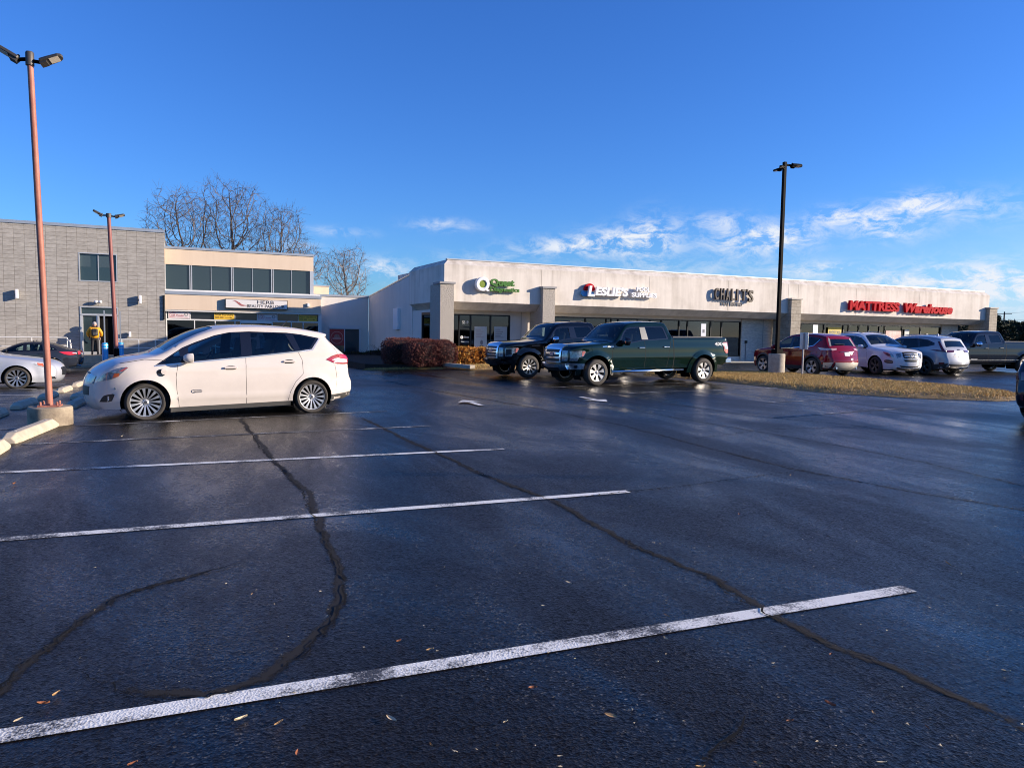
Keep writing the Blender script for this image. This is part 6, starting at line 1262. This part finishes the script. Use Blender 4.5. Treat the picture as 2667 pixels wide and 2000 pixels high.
c.top([(wb+ro-.06, .72*k, -.9), (wb+ro-.06, .735*k, -.9), (wb+ro-.06, .735*k, .9), (wb+ro-.06, .72*k, .9)], 'bumper_seam', dark_red_lens, off=.004)
c.top([(wb+ro-.005, .54, -.97), (wb+ro-.12, .33, -.92), (wb+ro-.12, .33, .92), (wb+ro-.005, .54, .97)], 'rear_bumper', lows, off=.03, skirt=.06); c.side([(wb+ro-.35, .33), (wb+ro-.33, .52), (wb+ro-.01, .55), (wb+ro-.12, .32)], 'rear_bumper', lows, off=.012)
c.top([(wb+ro-.40, 1.50*k, -.92), (wb+ro-.235, 1.165*k, -.97), (wb+ro-.235, 1.165*k, -.86), (wb+ro-.385, 1.44*k, -.8)], 'window_border', mat('grey_border', (.22, .20, .19), .4), off=.004, mirror=True)
for s_ in (1, -1): MB().tube([(c.wb/2-(wb+ro+.02), s_*.52, .33), (c.wb/2-(wb+ro-.2), s_*.52, .33)], .04, 10).build('exhaust_pipe', chrome, c.root, smooth=50)
c.top([(wb+ro-.25, 1.19*k, -.1), (wb+ro-.255, 1.215*k, -.1), (wb+ro-.27, 1.23*k, .62), (wb+ro-.265, 1.215*k, .62)], 'wiper', blk, off=.03)

p_wht2 = paint('paint_white_cool', (.70, .69, .70))
c = suv('white luxury crossover facing the camera with a round star badge', (25.35, 21.75), R(-103), p_wht2, 'R', 2.85, 1.70, (.84, .92), dict(dlo=DLO_A, panes=PN_A, rails=alloy, ns=5, rim=alloy_dark, rr=.255, wr=1.06, seat=seat_pale), 'cars parked facing the shops')
fo, k = c.fo, c.k
g_ = c.top([(-fo+.0, .66*k, -.54), (-fo+.01, .74*k, -.62), (-fo+.05, .87*k, -.56), (-fo+.05, .87*k, .56), (-fo+.01, .74*k, .62), (-fo+.0, .66*k, .54)], 'grille', blk, off=.012)
for z in (.72, .80): c.top([(-fo+.01, (z-.018)*k, -.54), (-fo+.01, (z+.018)*k, -.54), (-fo+.01, (z+.018)*k, .54), (-fo+.01, (z-.018)*k, .54)], 'grille_bar', alloy, g_, off=.03)
xs = c.wb/2+fo+.19; zc = .765*k
MB().lathe([(.085, 0), (.105, 0), (.105, .02), (.085, .02)], 24, (xs, 0, zc), 'x', True).build('badge_ring', chrome, g_, smooth=40)
mb = MB()
for q in range(3): an = PI/2+q*2*PI/3; mb.add([(xs+.02, .018*math.cos(an+PI/2), zc+.018*math.sin(an+PI/2)), (xs+.02, .09*math.cos(an), zc+.09*math.sin(an)), (xs+.02, .018*math.cos(an-PI/2), zc+.018*math.sin(an-PI/2)), (xs+.03, 0, zc)], [(0, 1, 3), (1, 2, 3), (0, 3, 2)])
mb.build('badge_star', chrome, g_, fixn=False)
h = c.side([(-fo+.06, .70*k), (-fo+.08, .82*k), (-fo+.30, .90*k), (-fo+.46, .92*k), (-fo+.36, .82*k), (-fo+.2, .73*k)], 'headlight', clear_lens, off=.012, seg=.04, rnd=1); c.side([(-fo+.14, .76*k), (-fo+.16, .82*k), (-fo+.34, .87*k), (-fo+.26, .79*k)], 'lamp_core', mat('lamp_navy', (.02, .025, .04), .2), h, off=.017, seg=.04)
c.top([(-fo+.01, .68*k, -.99), (-fo+.06, .84*k, -.99), (-fo+.06, .84*k, -.70), (-fo+.01, .72*k, -.74)], 'headlight', clear_lens, off=.012, mirror=True)
for zz, tt, hh in ((.58, .60, .035),): c.top([(-fo, (zz-hh)*k, -tt+.12), (-fo, (zz+hh)*k, -tt), (-fo, (zz+hh)*k, tt), (-fo, (zz-hh)*k, tt-.12)], 'lower_grille', blk, off=.012)
c.side([(-fo+.08, .48), (-fo+.07, .58), (-fo+.14, .62), (-fo+.34, .62), (-fo+.38, .55), (-fo+.3, .48)], 'air_intake', blk, off=.006, rnd=1, seg=.04); c.side([(-fo+.09, .54), (-fo+.09, .56), (-fo+.34, .565), (-fo+.34, .545)], 'intake_bar', alloy, off=.012, seg=.04)
c.top([(-fo, .36, -.7), (-fo, .41, -.8), (-fo, .41, .8), (-fo, .36, .7)], 'bumper_slot', blk, off=.014); c.top([(-fo+.05, .27, -.95), (-fo+.005, .34, -.95), (-fo+.005, .34, .95), (-fo+.05, .27, .95)], 'skid_strip', chrome, off=.02)

p_sil = paint('paint_silver_blue', (.36, .37, .40), .35)
DLO_C = [(.50, 1.10), (.80, 1.30), (1.12, 1.46), (1.5, 1.535), (2.2, 1.545), (2.70, 1.49), (2.98, 1.36), (3.0, 1.27), (2.75, 1.20), (2.5, 1.165), (1.5, 1.09), (.62, 1.02)]
PN_C = [PN_A[0], PN_A[1], [(2.30, 1.505), (2.68, 1.46), (2.90, 1.36), (2.91, 1.29), (2.72, 1.225), (2.46, 1.195)]]
c = suv('silver crossover seen from the rear between white car and grey pickup', (27.30, 23.75), R(92), p_sil, 'L', 2.60, 1.62, (.86, .92), dict(dlo=DLO_C, panes=PN_C, lower=lowd, rails=alloy, ns=5, spoke='pair', rr=.24), 'cars parked facing the shops')
wb, ro, k = c.wb, c.ro, c.k
c.side([(wb+ro-.72, 1.08*k), (wb+ro-.42, 1.09*k), (wb+ro-.12, 1.05*k), (wb+ro-.10, .98*k), (wb+ro-.35, 1.0*k)], 'tail_light', dark_red_lens, off=.016, seg=.04); c.side([(wb+ro-.46, 1.42*k), (wb+ro-.40, 1.42*k), (wb+ro-.16, 1.06*k), (wb+ro-.24, 1.06*k)], 'tail_light', dark_red_lens, off=.012, seg=.04)
c.top([(wb+ro-.12, 1.06*k, -.99), (wb+ro-.09, .965*k, -.99), (wb+ro-.09, .965*k, -.52), (wb+ro-.10, 1.05*k, -.46)], 'tail_light', dark_red_lens, off=.016, mirror=True)
c.top([(wb+ro-.075, .74*k, -.62), (wb+ro-.085, .86*k, -.52), (wb+ro-.085, .86*k, .52), (wb+ro-.075, .74*k, .62)], 'plate_recess', mat('recess_silver', (.30, .30, .31), .5), off=.004); c.top([(wb+ro-.07, .745*k, -.20), (wb+ro-.08, .835*k, -.20), (wb+ro-.08, .835*k, .20), (wb+ro-.07, .745*k, .20)], 'license_plate', plate_m, off=.012)
c.top([(wb+ro-.085, .865*k, -.45), (wb+ro-.087, .895*k, -.45), (wb+ro-.087, .895*k, .45), (wb+ro-.085, .865*k, .45)], 'tailgate_strip', chrome, off=.02); c.top([(wb+ro-.10, 1.03*k, -.08), (wb+ro-.115, 1.10*k, -.08), (wb+ro-.115, 1.10*k, .08), (wb+ro-.10, 1.03*k, .08)], 'badge', alloy_dark, off=.015)
c.side([(wb+ro-.3, .46), (wb+ro-.3, .54), (wb+ro-.12, .55), (wb+ro-.12, .47)], 'reflector', dark_red_lens, off=.016, seg=.04); c.top([(wb+ro-.04, .36, -.95), (wb+ro-.01, .41, -.95), (wb+ro-.01, .41, .95), (wb+ro-.04, .36, .95)], 'skid_strip', chrome, off=.03)
MB().add([(c.wb/2-c.L(2.45), -.015, 1.63), (c.wb/2-c.L(2.65), -.02, 1.63), (c.wb/2-c.L(2.65), .02, 1.63), (c.wb/2-c.L(2.62), 0, 1.72)], [(0, 1, 3), (0, 3, 2), (1, 2, 3)]).build('roof_fin', p_sil, c.root)

p_navy = paint('paint_blue_black', (.007, .011, .018), .1)
c = suv('blue black car cut off by the right edge, rear lamps showing', (13.05+.86+2.6, 8.60), R(3), p_navy, 'L', 2.62, 1.46, (.9, .86), dict(dlo=DLO_A, panes=PN_A, ns=5, tailz=1.05))
wb, ro, k = c.wb, c.ro, c.k
c.side([(wb+ro-.42, .97*k), (wb+ro-.12, 1.03*k), (wb+ro-.08, .88*k), (wb+ro-.3, .90*k)], 'tail_light', dark_red_lens, off=.014, seg=.04); c.top([(wb+ro-.11, 1.03*k, -.99), (wb+ro-.075, .86*k, -.99), (wb+ro-.075, .90*k, -.40), (wb+ro-.10, 1.0*k, -.36)], 'tail_light', dark_red_lens, off=.014, mirror=True)
c.top([(wb+ro, .42, -.99), (wb+ro, .52, -.99), (wb+ro, .52, -.88), (wb+ro, .42, -.88)], 'reflector', dark_red_lens, off=.012, mirror=True)

# ---- sedans at the left
def sedan(label, xy, hd, pm, near, kind, seg=.075, scale=1., wheel=('single', 10)):
    wb = 2.78
    sp = dict(cat='car', wb=wb, r=.325, Ra=.375, track=1.56, tw=.215, seg=seg, sill=(.22, .25), fillet=.09, tum=.36, smooth=2, flare=.02, scale=scale,
              out=[(-.80, .20, .07), (-.92, .26, .12), (-.96, .46, .16), (-.93, .62, .15), (-.80, .74, .10), (-.4, .84, .06), (.2, .92, .05), (.56, .97, .05), (.80, 1.09, .07), (1.2, 1.30, .08), (1.5, 1.40, .055), (1.9, 1.45, .04), (2.3, 1.44, .04), (2.65, 1.37, .05), (3.0, 1.22, .06), (3.35, 1.09, .05), (3.6, 1.065, .04), (3.74, 1.05, .05), (3.78, .95, .09), (3.80, .75, .11), (3.85, .60, .12), (3.82, .40, .10), (3.65, .28, .06), (3.4, .24, .04)],
              W=[(-.96, .60), (-.75, .74), (-.4, .85), (0, .895), (.8, .91), (2.4, .91), (3.1, .88), (3.5, .80), (3.85, .66)], belt=[(-1, .80), (0, .88), (1.4, .95), (2.8, 1.0), (3.9, 1.02)],
              V=[(.15, .05), (.30, .02), (.5, .002), (.66, 0), (.82, .012), (1.0, .03), (1.3, .04)], crease=[(.80, .88, .010, .03), (.36, .42, .007, .03)])
    c = Car('parked_sedan', label, xy, hd, sp, 'sedans parked in the left rows', near=near)
    D = [(.66, 1.0), (.92, 1.12), (1.3, 1.295), (1.65, 1.365), (2.15, 1.37), (2.5, 1.31), (2.86, 1.16), (2.95, 1.06), (2.5, 1.02), (1.5, .985), (.8, .955)]
    P = [[(.90, 1.06), (1.3, 1.25), (1.55, 1.325), (1.55, 1.015), (.92, .99)], [(1.70, 1.335), (2.12, 1.335), (2.42, 1.285), (2.42, 1.045), (1.70, 1.025)], [(2.50, 1.265), (2.80, 1.14), (2.82, 1.075), (2.50, 1.05)]]
    WS = [(.72, 1.05, -.9), (1.2, 1.30, -.9), (1.4, 1.37, -.8), (1.4, 1.37, .8), (1.2, 1.30, .9), (.72, 1.05, .9)]; RW = [(2.72, 1.34, -.8), (3.25, 1.12, -.86), (3.25, 1.12, .86), (2.72, 1.34, .8)]
    c.body(pm, [D], [WS, RW]); c.dlo(D, P, glass_m=(gl_car,)); c.screen(WS, 'windshield', gl_car); c.screen(RW, 'rear_window', gl_car)
    for q in ([(.62, .92), (.55, .7), (.56, .26)], [(1.62, .96), (1.63, .26)], [(2.45, 1.0), (2.55, .8), (2.36, .5), (2.32, .27)]): c.ribbon(q, .010, 'door_seam', MATS['dark_seam'], .001)
    if kind == 'front':
        h = c.side([(-.90, .60), (-.84, .70), (-.6, .77), (-.45, .78), (-.42, .72), (-.6, .66), (-.8, .60)], 'headlight', white_lens, off=.012, seg=.04, rnd=1); c.side([(-.66, .66), (-.64, .75), (-.5, .765), (-.52, .70)], 'turn_lens', amber_lens, h, off=.018, seg=.04)
        c.top([(-.96, .40, -.6), (-.945, .58, -.66), (-.945, .58, .66), (-.96, .40, .6)], 'grille', blk, off=.01); c.side([(-.93, .28), (-.93, .36), (-.80, .36), (-.78, .29)], 'fog_lamp', blk, off=.008, seg=.04)
    else:
        t = c.side([(3.02, .98), (3.30, 1.0), (3.70, .97), (3.77, .88), (3.55, .82), (3.3, .84)], 'tail_light', MATS['red_bright'], off=.014, seg=.04, rnd=1); c.side([(3.58, .95), (3.74, .94), (3.75, .90), (3.58, .90)], 'reverse_lens', white_lens, t, off=.018, seg=.04)
        c.top([(3.765, 1.0, -.99), (3.79, .84, -.99), (3.79, .86, -.55), (3.77, .98, -.5)], 'tail_light', MATS['red_bright'], off=.014, mirror=True); c.top([(3.80, .78, -.2), (3.79, .90, -.2), (3.79, .90, .2), (3.80, .78, .2)], 'license_plate', plate_m, off=.012)
        MB().tube([(c.wb/2-3.9, .5*(1 if near == 'L' else -1), .3), (c.wb/2-3.6, .5*(1 if near == 'L' else -1), .3)], .045, 10).build('exhaust_pipe', chrome, c.root)
    c.mirror(.88, 1.02, pm, (.10, .10, .07)); c.handles([(1.42, .84), (2.3, .88)], pm); c.cabin_fit(.9, .42, seat_m, 2.0, .92); c.wheels(alloy, wheel[0], wheel[1], .245); return c
p_silver = paint('paint_silver', (.52, .53, .56), .55); p_slate = paint('paint_slate', (.024, .027, .036))
sedan('silver sedan entering at left, its nose behind the rust red pole', (-4.95, 24.0), R(2), p_silver, 'R', 'front', .06, .97, ('single', 11))
sedan('dark slate sedan with red tail lamps beyond the silver sedan', (-9.05, 38.1), R(181), p_slate, 'L', 'rear', .07, .93, ('pair', 8))
HB2 = dict(HB, seg=.07); RW_ = [(2.96, 1.34, -.9), (3.18, 1.155, -.88), (3.18, 1.155, .88), (2.96, 1.34, .9)]
c = Car('parked_hatchback', 'dark blue black hatchback hidden behind the white hatchback', (-.62, 15.85), R(190.8), HB2, near='L')
c.body(p_navy, [DL], [[(.30, 1.10, -.90), (.95, 1.435, -.90), (1.08, 1.465, -.80), (1.08, 1.465, .80), (.95, 1.435, .90), (.30, 1.10, .90)], RW_])
c.dlo(DL, [[tuple(p) for p in q] for q in PN0], glass_m=(gl_car,)); c.screen([(.30, 1.10, -.90), (.95, 1.435, -.90), (1.08, 1.465, -.80), (1.08, 1.465, .80), (.95, 1.435, .90), (.30, 1.10, .90)], 'windshield', gl_car); c.screen(RW_, 'rear_window', gl_car)
c.side(HL, 'headlight', clear_lens, off=.010, rnd=1, seg=.04); c.side(TL, 'tail_light', red_lens, off=.012, rnd=1, seg=.04); c.mirror(.60, .985, p_navy); c.wheels(alloy, 'single', 9, .228); c.cabin_fit(.75, .42, seat_m, 2.05, .92)
